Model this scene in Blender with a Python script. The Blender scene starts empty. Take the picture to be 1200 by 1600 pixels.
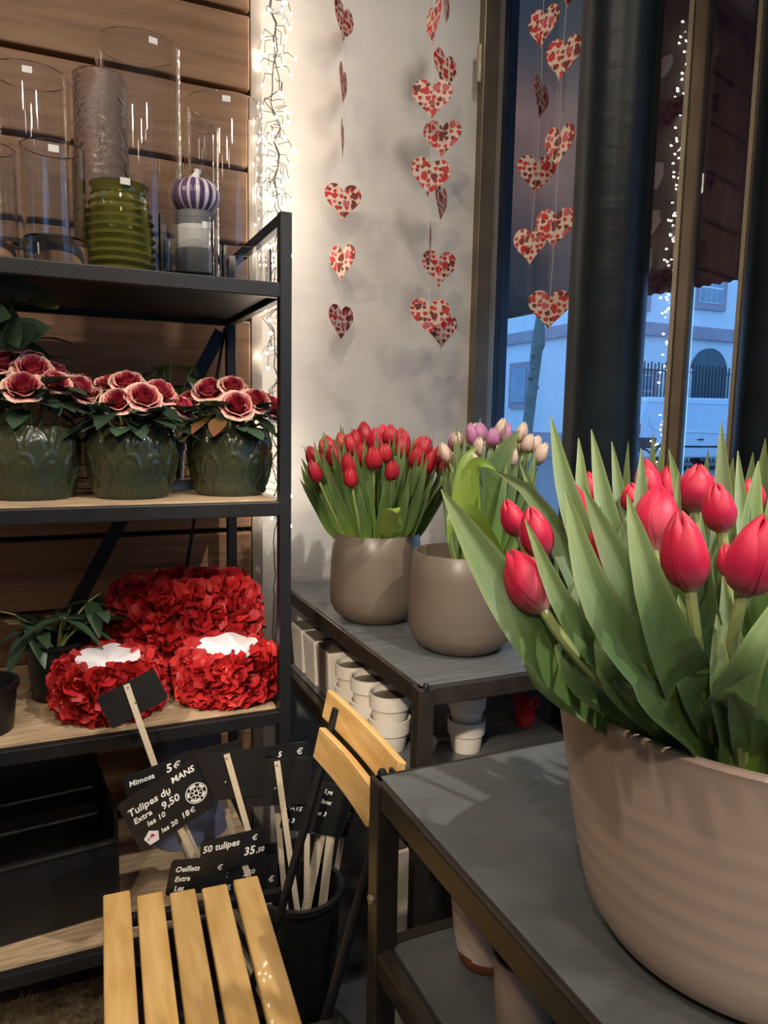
import bpy, math, random
from mathutils import Vector, Matrix
random.seed(7)
PI = math.pi
S = bpy.context.scene
COL = S.collection
# ------------------------------------------------------------------ camera
F = 1150.0
CAMP = Vector((0, 0, 1.22))
R = Matrix(((0.91423, 0.03328, -0.40382), (-0.40482, 0.12001, -0.90649), (0.0183, 0.99221, 0.12319)))
def _orth(M):
    x = Vector((M[0][0], M[0][1], M[0][2])).normalized(); y = Vector((M[1][0], M[1][1], M[1][2]))
    y = (y - x * x.dot(y)).normalized(); z = x.cross(y)
    return Matrix((x, y, z))
R = _orth(R)
cam = bpy.data.cameras.new('camera'); camo = bpy.data.objects.new('camera', cam); COL.objects.link(camo)
cam.sensor_fit = 'VERTICAL'; cam.sensor_height = 24.0; cam.lens = 24.0 * F / 1600.0
cam.clip_start = 0.02; cam.clip_end = 200
camo.matrix_world = Matrix.Translation(CAMP) @ R.to_4x4()
S.camera = camo
# ------------------------------------------------------------------ world, lights, exposure
S.view_settings.view_transform = 'Standard'; S.view_settings.look = 'None'
S.view_settings.gamma = 1.0; S.view_settings.use_curve_mapping = False
S.view_settings.exposure = 0.0
wd = bpy.data.worlds.new('dusk'); S.world = wd; wd.use_nodes = True
bg = wd.node_tree.nodes['Background']; bg.inputs[0].default_value = (0.19, 0.45, 0.92, 1); bg.inputs[1].default_value = 1.9
def area(name, loc, target, size, power, col, spread=180):
    l = bpy.data.lights.new(name, 'AREA'); l.shape = 'DISK'; l.size = size; l.energy = power; l.color = col; l.spread = math.radians(spread)
    o = bpy.data.objects.new(name, l); COL.objects.link(o); o.location = loc
    o.rotation_euler = (Vector(target) - Vector(loc)).to_track_quat('-Z', 'Y').to_euler()
    return o
def spot(name, loc, target, power, col, angle=60, blend=0.5, rad=0.03):
    l = bpy.data.lights.new(name, 'SPOT'); l.energy = power; l.color = col; l.spot_size = math.radians(angle); l.spot_blend = blend; l.shadow_soft_size = rad
    o = bpy.data.objects.new(name, l); COL.objects.link(o); o.location = loc
    o.rotation_euler = (Vector(target) - Vector(loc)).to_track_quat('-Z', 'Y').to_euler()
    return o
WARM = (1.0, 0.86, 0.70); NEUT = (1.0, 0.93, 0.84)
for lx, ly, tx, ty, pw in ((-0.9, -0.9, -.2, .6, 58), (0.1, -1.3, .2, .5, 26), (-0.75, 0.35, 0.2, 1.2, 40), (0.15, 0.45, 0.3, 1.2, 30), (0.8, -1.0, .6, .4, 34)):
    spot('spotlight', (lx, ly, 2.70), (tx, ty, 0.6), pw, WARM, 125, 0.9, 0.06)
spot('spotlight', (0.95, 1.15, 2.72), (1.02, 1.93, 1.95), 14, NEUT, 75, 1.0, 0.08)
spot('spotlight', (0.95, -0.25, 2.65), (0.5, 0.9, 0.75), 115, NEUT, 55, 0.5, 0.02)
spot('spotlight', (0.40, -1.3, 2.05), (0.5, 0.42, 0.85), 26, WARM, 50, 0.9, 0.08)  # added fill from the camera side, brightens the front of the beige pot
spot('spotlight', (-0.7, -0.5, 2.1), (0.6, 1.5, 0.62), 190, WARM, 19, 0.7, 0.04)
area('awning_fill', (1.9, 3.2, 2.2), (3.0, 3.6, 2.9), 1.0, 3.5, (1.0, 0.85, 0.78))  # added fill light for the awning underside, stands for no real lamp

# ------------------------------------------------------------------ pixel helpers (a photo pixel becomes a point of the room)
def ray(px, py): return R @ Vector((px - 600.0, 800.0 - py, -F))
def atX(px, py, x): d = ray(px, py); return CAMP + d * (x / d.x)
def atY(px, py, y): d = ray(px, py); return CAMP + d * (y / d.y)
def atZ(px, py, z): d = ray(px, py); return CAMP + d * ((z - CAMP.z) / d.z)
def atD(px, py, t): return CAMP + ray(px, py) * (t / F)
def proj(p):
    c = R.transposed() @ (Vector(p) - CAMP); return 600 + F * c.x / -c.z, 800 - F * c.y / -c.z
# ------------------------------------------------------------------ mesh helpers
class MB:
    def __init__(s): s.v = []; s.f = []; s.uv = {}; s.c = {}
    def add(s, vs, fs, uvs=None, cs=None):
        b = len(s.v); s.v += [tuple(v) for v in vs]; s.f += [tuple(b + i for i in f) for f in fs]
        if uvs:
            for i, u in enumerate(uvs): s.uv[b + i] = u
        if cs:
            for i, u in enumerate(cs): s.c[b + i] = u
        return s
    def box(s, c, d, rot=None, taper=1.0):
        c = Vector(c); vs = []
        for z in (-1, 1):
            k = taper if z < 0 else 1.0
            for y in (-1, 1):
                for x in (-1, 1):
                    p = Vector((x * d[0] / 2 * k, y * d[1] / 2 * k, z * d[2] / 2))
                    vs.append(c + (rot @ p if rot else p))
        return s.add(vs, [(0, 2, 3, 1), (4, 5, 7, 6), (0, 1, 5, 4), (2, 6, 7, 3), (0, 4, 6, 2), (1, 3, 7, 5)])
    def bar(s, a, b, w, h, up=(0, 0, 1)):
        a = Vector(a); b = Vector(b); t = (b - a); L = t.length; t.normalize(); up = Vector(up)
        if abs(t.dot(up)) > 0.98: up = Vector((0, 1, 0))
        x = t.cross(up).normalized(); z = x.cross(t)
        return s.box((a + b) / 2, (w, L, h), Matrix((x, t, z)).transposed())
    def tube(s, pts, r, n=8, cap=True):
        pts = [Vector(p) for p in pts]; rs = r if isinstance(r, (list, tuple)) else [r] * len(pts)
        b = len(s.v); vs = []; ref = None
        for i, p in enumerate(pts):
            t = (pts[min(i + 1, len(pts) - 1)] - pts[max(i - 1, 0)]).normalized()
            if ref is None: ref = t.orthogonal().normalized()
            ref = (ref - t * ref.dot(t)).normalized(); q = t.cross(ref)
            for k in range(n):
                a = 2 * PI * k / n; vs.append(p + (ref * math.cos(a) + q * math.sin(a)) * rs[i])
        fs = []
        for i in range(len(pts) - 1):
            for k in range(n):
                k2 = (k + 1) % n; fs.append((i * n + k, i * n + k2, (i + 1) * n + k2, (i + 1) * n + k))
        if cap: fs.append(tuple(range(n))[::-1]); fs.append(tuple((len(pts) - 1) * n + k for k in range(n)))
        return s.add(vs, fs, [(k / n, i / max(1, len(pts) - 1)) for i in range(len(pts)) for k in range(n)])
    def lathe(s, prof, n=48, c=(0, 0, 0), fn=None):
        c = Vector(c); vs = []; uvs = []
        for j, (r, z) in enumerate(prof):
            for k in range(n):
                a = 2 * PI * k / n; rr = r * (fn(a, z, j) if fn else 1)
                vs.append(c + Vector((rr * math.cos(a), rr * math.sin(a), z))); uvs.append((k / n, j / (len(prof) - 1)))
        fs = []
        for j in range(len(prof) - 1):
            for k in range(n):
                k2 = (k + 1) % n; fs.append((j * n + k, j * n + k2, (j + 1) * n + k2, (j + 1) * n + k))
        if prof[0][0] > 1e-5: fs.append(tuple(range(n))[::-1])
        if prof[-1][0] > 1e-5: fs.append(tuple((len(prof) - 1) * n + k for k in range(n)))
        return s.add(vs, fs, uvs)
    def grid(s, fn, nu, nv, col=None):
        vs = []; uvs = []; cs = []
        for j in range(nv + 1):
            for i in range(nu + 1):
                u, v = i / nu, j / nv; vs.append(fn(u, v)); uvs.append((u, v))
                if col: cs.append(col(u, v))
        fs = [(j * (nu + 1) + i, j * (nu + 1) + i + 1, (j + 1) * (nu + 1) + i + 1, (j + 1) * (nu + 1) + i) for j in range(nv) for i in range(nu)]
        return s.add(vs, fs, uvs, cs if col else None)
    def prism(s, pts, o, x, y, n, h):                                # outline (2D) laid on axes x, y at o, thickness h along n
        o = Vector(o); x = Vector(x); y = Vector(y); n = Vector(n).normalized(); N = len(pts)
        vs = [o + x * p[0] + y * p[1] - n * h / 2 for p in pts] + [o + x * p[0] + y * p[1] + n * h / 2 for p in pts]
        fs = [tuple(range(N))[::-1], tuple(range(N, 2 * N))] + [(i, (i + 1) % N, N + (i + 1) % N, N + i) for i in range(N)]
        return s.add(vs, fs)
    def mesh(s, name, mat, smooth=False):
        m = bpy.data.meshes.new(name); m.from_pydata(s.v, [], s.f)
        if s.uv:
            l = m.uv_layers.new(name='UVMap')
            vi = [0] * len(m.loops); m.loops.foreach_get('vertex_index', vi)
            fl = []
            for i in vi: fl += s.uv.get(i, (0, 0))
            l.data.foreach_set('uv', fl)
        if s.c:
            a = m.attributes.new('tone', 'FLOAT', 'POINT'); a.data.foreach_set('value', [s.c.get(i, 0.0) for i in range(len(s.v))])
        if mat: m.materials.append(mat)
        m.update()
        if smooth:
            m.polygons.foreach_set('use_smooth', [True] * len(m.polygons)); m.set_sharp_from_angle(angle=math.radians(42 if smooth is True else smooth))
        return m
    def build(s, name, mat, parent=None, smooth=False, bevel=0, solid=0, flat_angle=None):
        if parent is not None:
            inv = wm(parent).inverted(); s.v = [tuple(inv @ Vector(v)) for v in s.v]
        o = link(name, s.mesh(name, mat, smooth), parent)
        if solid:
            md = o.modifiers.new('s', 'SOLIDIFY'); md.thickness = solid; md.offset = 0
        if bevel:
            md = o.modifiers.new('b', 'BEVEL'); md.width = bevel; md.segments = 2; md.limit_method = 'ANGLE'; md.angle_limit = math.radians(40)
        return o
def link(name, data, parent=None):
    o = bpy.data.objects.new(name, data); COL.objects.link(o)
    if parent is not None: o.parent = parent
    return o
def wm(o):
    M = Matrix.LocRotScale(o.location, o.rotation_euler, o.scale)
    return wm(o.parent) @ M if o.parent else M
def tag(o, label, cat, group=None, kind=None):
    if label: o['label'] = label
    if cat: o['category'] = cat
    if group: o['group'] = group
    if kind: o['kind'] = kind
    return o
def thing(name, label, cat, loc=(0, 0, 0), rot=(0, 0, 0), group=None, kind=None):
    o = link(name, None); o.location = loc; o.rotation_euler = rot
    return tag(o, label, cat, group, kind)
def struct(name, mb, m, parent=None, **k):
    o = mb.build(name, m, parent, **k)
    if parent is None: o['kind'] = 'structure'
    return o
# ------------------------------------------------------------------ materials
def mat(name, col, rough=0.5, metal=0.0, noise=0.0, nscale=20, bump=0.0, bscale=60, stretch=None, col2=None, spec=0.5, trans=0, sub=0, coat=0, rnd=0.0, emit=None, es=0, ior=1.45, coords='Object'):
    m = bpy.data.materials.new(name); m.use_nodes = True; nt = m.node_tree; b = nt.nodes['Principled BSDF']
    b.inputs['Base Color'].default_value = (*col, 1); b.inputs['Roughness'].default_value = rough; b.inputs['Metallic'].default_value = metal
    b.inputs['Specular IOR Level'].default_value = spec; b.inputs['IOR'].default_value = ior
    b.inputs['Transmission Weight'].default_value = trans; b.inputs['Coat Weight'].default_value = coat
    if sub: b.inputs['Subsurface Weight'].default_value = sub; b.inputs['Subsurface Scale'].default_value = 0.01
    if emit: b.inputs['Emission Color'].default_value = (*emit, 1); b.inputs['Emission Strength'].default_value = es
    N = nt.nodes.new; L = nt.links.new
    if noise or bump or rnd:
        tc = N('ShaderNodeTexCoord'); mp = N('ShaderNodeMapping')
        if stretch: mp.inputs['Scale'].default_value = stretch
        src = tc.outputs[coords]
        if rnd:
            oi = N('ShaderNodeObjectInfo'); ad = N('ShaderNodeVectorMath'); ad.operation = 'MULTIPLY_ADD'
            cb = N('ShaderNodeCombineXYZ')
            for k in range(3): L(oi.outputs['Random'], cb.inputs[k])
            L(cb.outputs[0], ad.inputs[0]); ad.inputs[1].default_value = (7.3, 5.1, 9.7); L(src, ad.inputs[2]); src = ad.outputs[0]
        L(src, mp.inputs[0])
        nz = N('ShaderNodeTexNoise'); nz.inputs['Scale'].default_value = nscale; nz.inputs['Detail'].default_value = 6; L(mp.outputs[0], nz.inputs['Vector'])
        if noise or col2:
            mx = N('ShaderNodeMixRGB'); c2 = col2 if col2 else tuple(c * (1 - noise) for c in col)
            mx.inputs[1].default_value = (*col, 1); mx.inputs[2].default_value = (*c2, 1)
            cr = N('ShaderNodeValToRGB'); cr.color_ramp.elements[0].position = 0.35; cr.color_ramp.elements[1].position = 0.65
            L(nz.outputs[0], cr.inputs[0]); L(cr.outputs[0], mx.inputs[0]); out = mx.outputs[0]
            if rnd:
                hs = N('ShaderNodeHueSaturation'); mr = N('ShaderNodeMapRange'); mr.inputs[3].default_value = 1 - rnd; mr.inputs[4].default_value = 1 + rnd
                L(oi.outputs['Random'], mr.inputs[0]); L(mr.outputs[0], hs.inputs['Value']); L(out, hs.inputs['Color']); out = hs.outputs[0]
            L(out, b.inputs['Base Color'])
        if bump:
            nb = N('ShaderNodeTexNoise'); nb.inputs['Scale'].default_value = bscale; nb.inputs['Detail'].default_value = 5; L(mp.outputs[0], nb.inputs['Vector'])
            bp = N('ShaderNodeBump'); bp.inputs['Strength'].default_value = bump; bp.inputs['Distance'].default_value = 0.01
            L(nb.outputs[0], bp.inputs['Height']); L(bp.outputs[0], b.inputs['Normal'])
    return m
M = {}
M['black'] = mat('black_metal', (0.012, 0.012, 0.013), 0.42, noise=0.3, nscale=40, bump=0.05, bscale=300)
M['steel'] = mat('table_steel', (0.032, 0.026, 0.019), 0.32, noise=0.3, nscale=30, bump=0.03, bscale=200)
M['slate'] = mat('slate', (0.125, 0.133, 0.13), 0.33, noise=0.45, nscale=5, bump=0.5, bscale=10, stretch=(1.0, 3.5, 1), col2=(0.105, 0.112, 0.112))
M['oak'] = mat('shelf_oak', (0.58, 0.43, 0.27), 0.6, col2=(0.40, 0.27, 0.16), noise=0.3, nscale=9, stretch=(2, 14, 14), bump=0.08, bscale=20)
M['pine'] = mat('panel_timber', (0.36, 0.20, 0.105), 0.55, col2=(0.26, 0.135, 0.068), noise=0.3, nscale=4, stretch=(1.0, 10, 13), bump=0.25, bscale=5, rnd=0.12)
M['slat'] = mat('chair_slat', (0.74, 0.48, 0.19), 0.42, col2=(0.60, 0.35, 0.11), noise=0.3, nscale=7, stretch=(10, 1.4, 10), bump=0.1, bscale=12, rnd=0.10, coat=0.2)
M['wall'] = mat('white_wall', (0.66, 0.635, 0.59), 0.7, noise=0.04, nscale=8, bump=0.12, bscale=16, stretch=(1, 1, 4))
M['trimgrey'] = mat('grey_strip', (0.30, 0.26, 0.22), 0.6, noise=0.2, nscale=10, bump=0.1)
M['ceil'] = mat('ceiling_paint', (0.7, 0.66, 0.6), 0.8, noise=0.05)
M['dark'] = mat('dark_wall', (0.02, 0.021, 0.028), 0.6, noise=0.2)
M['sidewall'] = mat('side_wall_paint', (0.42, 0.34, 0.27), 0.7, noise=0.1)
M['navy'] = mat('navy_dado', (0.012, 0.016, 0.035), 0.5, noise=0.2)
M['floor'] = mat('floor_tile', (0.05, 0.05, 0.055), 0.5, noise=0.3, nscale=6, bump=0.2)
M['frame'] = mat('bronze_frame', (0.17, 0.13, 0.085), 0.38, metal=0.45, noise=0.15, nscale=20)
M['framelight'] = mat('bronze_frame_edge', (0.33, 0.28, 0.19), 0.35, metal=0.3, noise=0.1)
M['gasket'] = mat('dark_sash', (0.03, 0.032, 0.042), 0.3, noise=0.2)
M['column'] = mat('iron_column', (0.009, 0.014, 0.018), 0.38, spec=0.3, noise=0.3, nscale=8, bump=0.22, bscale=9, stretch=(1, 1, 2))
M['glass'] = mat('clear_glass', (0.97, 0.98, 0.975), 0.01, trans=1.0, ior=1.46)
M['pane'] = mat('window_glass', (0.96, 0.98, 1.0), 0.0, trans=1.0, ior=1.5)
M['ripple'] = mat('rippled_glass', (0.93, 0.95, 0.95), 0.0, trans=1.0, ior=1.45, bump=0.5, bscale=45, stretch=(1, 1, 2.5))
M['greenglass'] = mat('green_glass', (0.42, 0.43, 0.10), 0.06, trans=0.85)
M['sticker'] = mat('price_sticker', (0.8, 0.78, 0.74), 0.6)
M['greypot'] = mat('taupe_ceramic', (0.135, 0.105, 0.080), 0.36, noise=0.08, nscale=10)
M['pinkpot'] = mat('beige_ceramic', (0.62, 0.455, 0.355), 0.40, noise=0.07, nscale=4, bump=0.04, bscale=30)
M['white'] = mat('white_ceramic', (0.88, 0.80, 0.68), 0.4, noise=0.06)
M['soil'] = mat('soil', (0.05, 0.03, 0.02), 0.9, noise=0.4, bump=0.6)
M['blackplastic'] = mat('black_plastic', (0.011, 0.011, 0.012), 0.35, noise=0.2, bump=0.1)
M['board'] = mat('chalkboard', (0.012, 0.012, 0.012), 0.45, noise=0.2, nscale=20)
M['stick'] = mat('pale_stick', (0.62, 0.52, 0.38), 0.6, noise=0.2, stretch=(10, 10, 1))
M['chalk'] = mat('chalk', (0.85, 0.84, 0.80), 0.8)
M['paper'] = mat('white_paper', (0.80, 0.77, 0.80), 0.6)
M['ruffle'] = mat('red_ruffle', (0.55, 0.022, 0.020), 0.55, col2=(0.34, 0.008, 0.012), noise=0.3, nscale=14, sub=0.1)
M['wicker'] = mat('gold_rim', (0.5, 0.32, 0.08), 0.5, noise=0.3, nscale=60)
M['wire'] = mat('dark_wire', (0.03, 0.025, 0.02), 0.5)
M['bulb'] = mat('led_bulb', (1, 1, 1), 0.4, emit=(1.0, 0.86, 0.70), es=65)
M['thread'] = mat('thread', (0.6, 0.55, 0.5), 0.6)
M['red'] = mat('red_gloss', (0.5, 0.03, 0.03), 0.4)
M['blue'] = mat('blue_bag', (0.16, 0.18, 0.30), 0.6, noise=0.2)
M['bark'] = mat('flaking_white_glaze', (0.88, 0.72, 0.60), 0.5, col2=(0.78, 0.56, 0.44), noise=0.3, nscale=25, bump=0.3, bscale=60)
M['terra'] = mat('terracotta', (0.40, 0.12, 0.05), 0.7, noise=0.3, nscale=60)
M['awning'] = mat('awning_cloth', (0.17, 0.085, 0.052), 0.8, noise=0.35, nscale=3, bump=0.2, bscale=8)
M['cream'] = mat('cream_scallop', (0.46, 0.37, 0.38), 0.8, noise=0.1)
M['facade'] = mat('facade_plaster', (0.80, 0.80, 0.80), 0.9, noise=0.05, nscale=1.5)
M['stone'] = mat('facade_stone', (0.44, 0.36, 0.40), 0.9, noise=0.15, nscale=2)
M['fglass'] = mat('far_window_glass', (0.30, 0.40, 0.48), 0.15, noise=0.2, nscale=1)
M['fwhite'] = mat('far_window_white', (0.75, 0.78, 0.8), 0.6)
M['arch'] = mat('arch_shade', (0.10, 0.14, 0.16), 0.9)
M['street'] = mat('street_asphalt', (0.20, 0.20, 0.21), 0.9, noise=0.2)
M['van'] = mat('van_paint', (0.62, 0.70, 0.78), 0.3, coat=0.5, noise=0.03, nscale=1)
M['rubber'] = mat('rubber', (0.02, 0.02, 0.022), 0.7)
M['trunk'] = mat('tree_trunk', (0.22, 0.22, 0.19), 0.9, noise=0.3, nscale=8, bump=0.5, bscale=12)
M['iron'] = mat('iron_railing', (0.03, 0.04, 0.05), 0.6)
M['tail'] = mat('tail_light', (0.5, 0.08, 0.08), 0.3)
M['stem'] = mat('tulip_stem', (0.40, 0.46, 0.16), 0.45, noise=0.2, nscale=20)
M['brownpot'] = mat('cream_print_pot', (0.55, 0.42, 0.33), 0.5, col2=(0.25, 0.25, 0.12), noise=0.3, nscale=16)

def tone_mat(name, stops, rough=0.4, sub=0.0, streak=0.35, scale=(60, 4, 60), sheen=0, rnd=0.1, trl=0.0):
    m = bpy.data.materials.new(name); m.use_nodes = True; nt = m.node_tree; b = nt.nodes['Principled BSDF']; N = nt.nodes.new; L = nt.links.new
    at = N('ShaderNodeAttribute'); at.attribute_name = 'tone'
    tc = N('ShaderNodeTexCoord'); mp = N('ShaderNodeMapping'); mp.inputs['Scale'].default_value = scale; L(tc.outputs['UV'], mp.inputs[0])
    nz = N('ShaderNodeTexNoise'); nz.inputs['Scale'].default_value = 1.0; nz.inputs['Detail'].default_value = 4; L(mp.outputs[0], nz.inputs['Vector'])
    ma = N('ShaderNodeMath'); ma.operation = 'MULTIPLY_ADD'; L(nz.outputs[0], ma.inputs[0]); ma.inputs[1].default_value = streak; 
    sb = N('ShaderNodeMath'); sb.operation = 'SUBTRACT'; L(at.outputs['Fac'], sb.inputs[0]); sb.inputs[1].default_value = streak / 2; L(sb.outputs[0], ma.inputs[2])
    cr = N('ShaderNodeValToRGB'); e = cr.color_ramp.elements
    e[0].position = stops[0][0]; e[0].color = (*stops[0][1], 1); e[1].position = stops[-1][0]; e[1].color = (*stops[-1][1], 1)
    for p, c in stops[1:-1]: q = e.new(p); q.color = (*c, 1)
    L(ma.outputs[0], cr.inputs[0])
    hs = N('ShaderNodeHueSaturation'); oi = N('ShaderNodeObjectInfo'); mr = N('ShaderNodeMapRange'); mr.inputs[3].default_value = 1 - rnd; mr.inputs[4].default_value = 1 + rnd
    L(oi.outputs['Random'], mr.inputs[0]); L(mr.outputs[0], hs.inputs['Value']); L(cr.outputs[0], hs.inputs['Color']); L(hs.outputs[0], b.inputs['Base Color'])
    b.inputs['Roughness'].default_value = rough
    bp = N('ShaderNodeBump'); bp.inputs['Strength'].default_value = 0.15; bp.inputs['Distance'].default_value = 0.002; L(nz.outputs[0], bp.inputs['Height']); L(bp.outputs[0], b.inputs['Normal'])
    if sub: b.inputs['Subsurface Weight'].default_value = sub; b.inputs['Subsurface Scale'].default_value = 0.006
    if trl:
        t = N('ShaderNodeBsdfTranslucent'); L(hs.outputs[0], t.inputs[0]); mx = N('ShaderNodeMixShader'); mx.inputs[0].default_value = trl
        L(b.outputs[0], mx.inputs[1]); L(t.outputs[0], mx.inputs[2]); L(mx.outputs[0], nt.nodes['Material Output'].inputs[0])
    return m
M['tulip_red'] = tone_mat('tulip_red', [(0, (0.80, 0.55, 0.42)), (0.12, (0.62, 0.12, 0.16)), (0.4, (0.68, 0.022, 0.085)), (1, (0.74, 0.020, 0.065))], 0.42, 0.08, trl=0.12)
M['tulip_deep'] = tone_mat('tulip_deep', [(0, (0.55, 0.3, 0.2)), (0.15, (0.46, 0.02, 0.04)), (1, (0.55, 0.022, 0.035))], 0.42, 0.08, trl=0.12)
M['tulip_coral'] = tone_mat('tulip_coral', [(0, (0.6, 0.3, 0.2)), (0.3, (0.62, 0.07, 0.08)), (1, (0.66, 0.12, 0.07))], 0.42, 0.08, trl=0.12)
M['tulip_cream'] = tone_mat('tulip_cream', [(0, (0.55, 0.6, 0.3)), (0.4, (0.75, 0.5, 0.42)), (1, (0.78, 0.62, 0.48))], 0.42, 0.08, trl=0.12)
M['tulip_lilac'] = tone_mat('tulip_lilac', [(0, (0.7, 0.6, 0.5)), (0.3, (0.52, 0.16, 0.34)), (1, (0.55, 0.24, 0.42))], 0.42, 0.08, trl=0.12)
M['leaf'] = tone_mat('tulip_leaf', [(0, (0.27, 0.40, 0.035)), (0.35, (0.145, 0.25, 0.045)), (0.7, (0.125, 0.21, 0.075)), (1, (0.24, 0.31, 0.11))], 0.42, 0, 0.3, (26, 2, 26), rnd=0.18, trl=0.22)
M['leaf_lime'] = tone_mat('tulip_leaf_lime', [(0, (0.36, 0.48, 0.08)), (1, (0.26, 0.40, 0.07))], 0.4, 0, 0.3, (26, 2, 26), rnd=0.1, trl=0.3)
M['roseleaf'] = tone_mat('rose_leaf', [(0, (0.035, 0.070, 0.038)), (1, (0.060, 0.105, 0.060))], 0.4, 0, 0.3, (10, 10, 10), rnd=0.5, trl=0.1)
M['rustleaf'] = tone_mat('rust_leaf', [(0, (0.14, 0.12, 0.03)), (1, (0.26, 0.09, 0.05))], 0.4, 0, 0.3, (4, 4, 4), rnd=0.3, trl=0.1)
M['rose'] = tone_mat('variegated_rose', [(0, (0.36, 0.010, 0.035)), (0.46, (0.46, 0.022, 0.06)), (0.58, (0.62, 0.12, 0.14)), (0.72, (0.80, 0.45, 0.34)), (1, (0.86, 0.68, 0.50))], 0.5, 0.1, 0.55, (7, 2, 7), rnd=0.1)
M['planter'] = mat('green_glaze', (0.060, 0.062, 0.028), 0.2, col2=(0.022, 0.034, 0.022), noise=0.3, nscale=9, coat=0.15, bump=0.3, bscale=30)
M['stripe'] = tone_mat('striped_glaze', [(0, (0.75, 0.66, 0.72)), (0.45, (0.75, 0.66, 0.72)), (0.55, (0.12, 0.07, 0.16)), (1, (0.12, 0.07, 0.16))], 0.25, 0, 0.02, rnd=0)

def heart_mat(name, paper):
    m = bpy.data.materials.new(name); m.use_nodes = True; nt = m.node_tree; b = nt.nodes['Principled BSDF']; N = nt.nodes.new; L = nt.links.new
    b.inputs['Roughness'].default_value = 0.6
    tc = N('ShaderNodeTexCoord'); oi = N('ShaderNodeObjectInfo'); cb = N('ShaderNodeCombineXYZ')
    for k in range(2): L(oi.outputs['Random'], cb.inputs[k])
    ad = N('ShaderNodeVectorMath'); ad.operation = 'MULTIPLY_ADD'; L(cb.outputs[0], ad.inputs[0]); ad.inputs[1].default_value = (3.7, 9.1, 0)
    L(tc.outputs['UV'], ad.inputs[2])
    def math_(op, a, bb=None):
        n = N('ShaderNodeMath'); n.operation = op
        for i, q in enumerate((a, bb)):
            if q is None: continue
            if isinstance(q, (int, float)): n.inputs[i].default_value = q
            else: L(q, n.inputs[i])
        return n.outputs[0]
    col = paper; last = None
    for lay, (sc, thr, size) in enumerate(((7.5, 0.0, 0.30), (4.6, 0.0, 0.36))):
        vo = N('ShaderNodeTexVoronoi'); vo.voronoi_dimensions = '2D'; vo.inputs['Scale'].default_value = sc; vo.inputs['Randomness'].default_value = 0.55
        L(ad.outputs[0], vo.inputs['Vector'])
        df = N('ShaderNodeVectorMath'); df.operation = 'SUBTRACT'; L(ad.outputs[0], df.inputs[0]); L(vo.outputs['Position'], df.inputs[1])
        scn = N('ShaderNodeVectorMath'); scn.operation = 'SCALE'; L(df.outputs[0], scn.inputs[0])
        sp = N('ShaderNodeSeparateColor'); L(vo.outputs['Color'], sp.inputs[0])
        sz = math_('MULTIPLY_ADD', sp.outputs[0], -1.1); nt.nodes[-1].inputs[2].default_value = 3.6
        sz = math_('MULTIPLY', sz, sc); L(sz, scn.inputs['Scale'])
        rt = N('ShaderNodeVectorRotate'); rt.rotation_type = 'Z_AXIS'; L(scn.outputs[0], rt.inputs[0])
        L(math_('MULTIPLY', math_('SUBTRACT', sp.outputs[1], 0.5), 1.4), rt.inputs['Angle'])
        se = N('ShaderNodeSeparateXYZ'); L(rt.outputs[0], se.inputs[0])
        x2 = math_('MULTIPLY', se.outputs[0], se.outputs[0]); y2 = math_('MULTIPLY', se.outputs[1], se.outputs[1]); y3 = math_('MULTIPLY', y2, se.outputs[1])
        q = math_('SUBTRACT', math_('ADD', x2, y2), 1.0); q3 = math_('MULTIPLY', math_('MULTIPLY', q, q), q)
        h = math_('SUBTRACT', q3, math_('MULTIPLY', x2, y3)); fac = math_('LESS_THAN', h, 0.0)
        if lay == 1: fac = math_('MULTIPLY', fac, math_('GREATER_THAN', sp.outputs[2], 0.35))
        cr = N('ShaderNodeValToRGB'); cr.color_ramp.interpolation = 'CONSTANT'; e = cr.color_ramp.elements
        e[0].color = (0.60, 0.035, 0.03, 1); e[0].position = 0; e[1].position = 0.4; e[1].color = (0.20, 0.035, 0.025, 1)
        k = e.new(0.68); k.color = (0.60, 0.13, 0.16, 1); k = e.new(0.85); k.color = (0.62, 0.02, 0.02, 1)
        L(sp.outputs[2 if lay == 0 else 1], cr.inputs[0])
        mx = N('ShaderNodeMixRGB'); L(fac, mx.inputs[0]); L(cr.outputs[0], mx.inputs[2])
        if last: L(last, mx.inputs[1])
        else: mx.inputs[1].default_value = (*paper, 1)
        last = mx.outputs[0]
    L(last, b.inputs['Base Color'])
    t = N('ShaderNodeBsdfTranslucent'); L(last, t.inputs[0]); mx = N('ShaderNodeMixShader'); mx.inputs[0].default_value = 0.2
    L(b.outputs[0], mx.inputs[1]); L(t.outputs[0], mx.inputs[2]); L(mx.outputs[0], nt.nodes['Material Output'].inputs[0])
    return m
M['heart'] = heart_mat('heart_print_paper', (0.78, 0.62, 0.50))

# ================================================================== THE ROOM
WALLY = 1.95
fl = MB(); fl.box((0, -0.3, -0.05), (4.2, 5.4, 0.1)); struct('floor', fl, M['floor'])
cl = MB(); cl.box((-0.1, -0.3, 2.85), (4.2, 5.4, 0.1)); struct('ceiling', cl, M['ceil'])
wb = MB(); wb.box((0.30, WALLY + 0.06, 1.4), (1.70, 0.12, 2.8)); struct('wall_back', wb, M['wall'])
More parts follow.
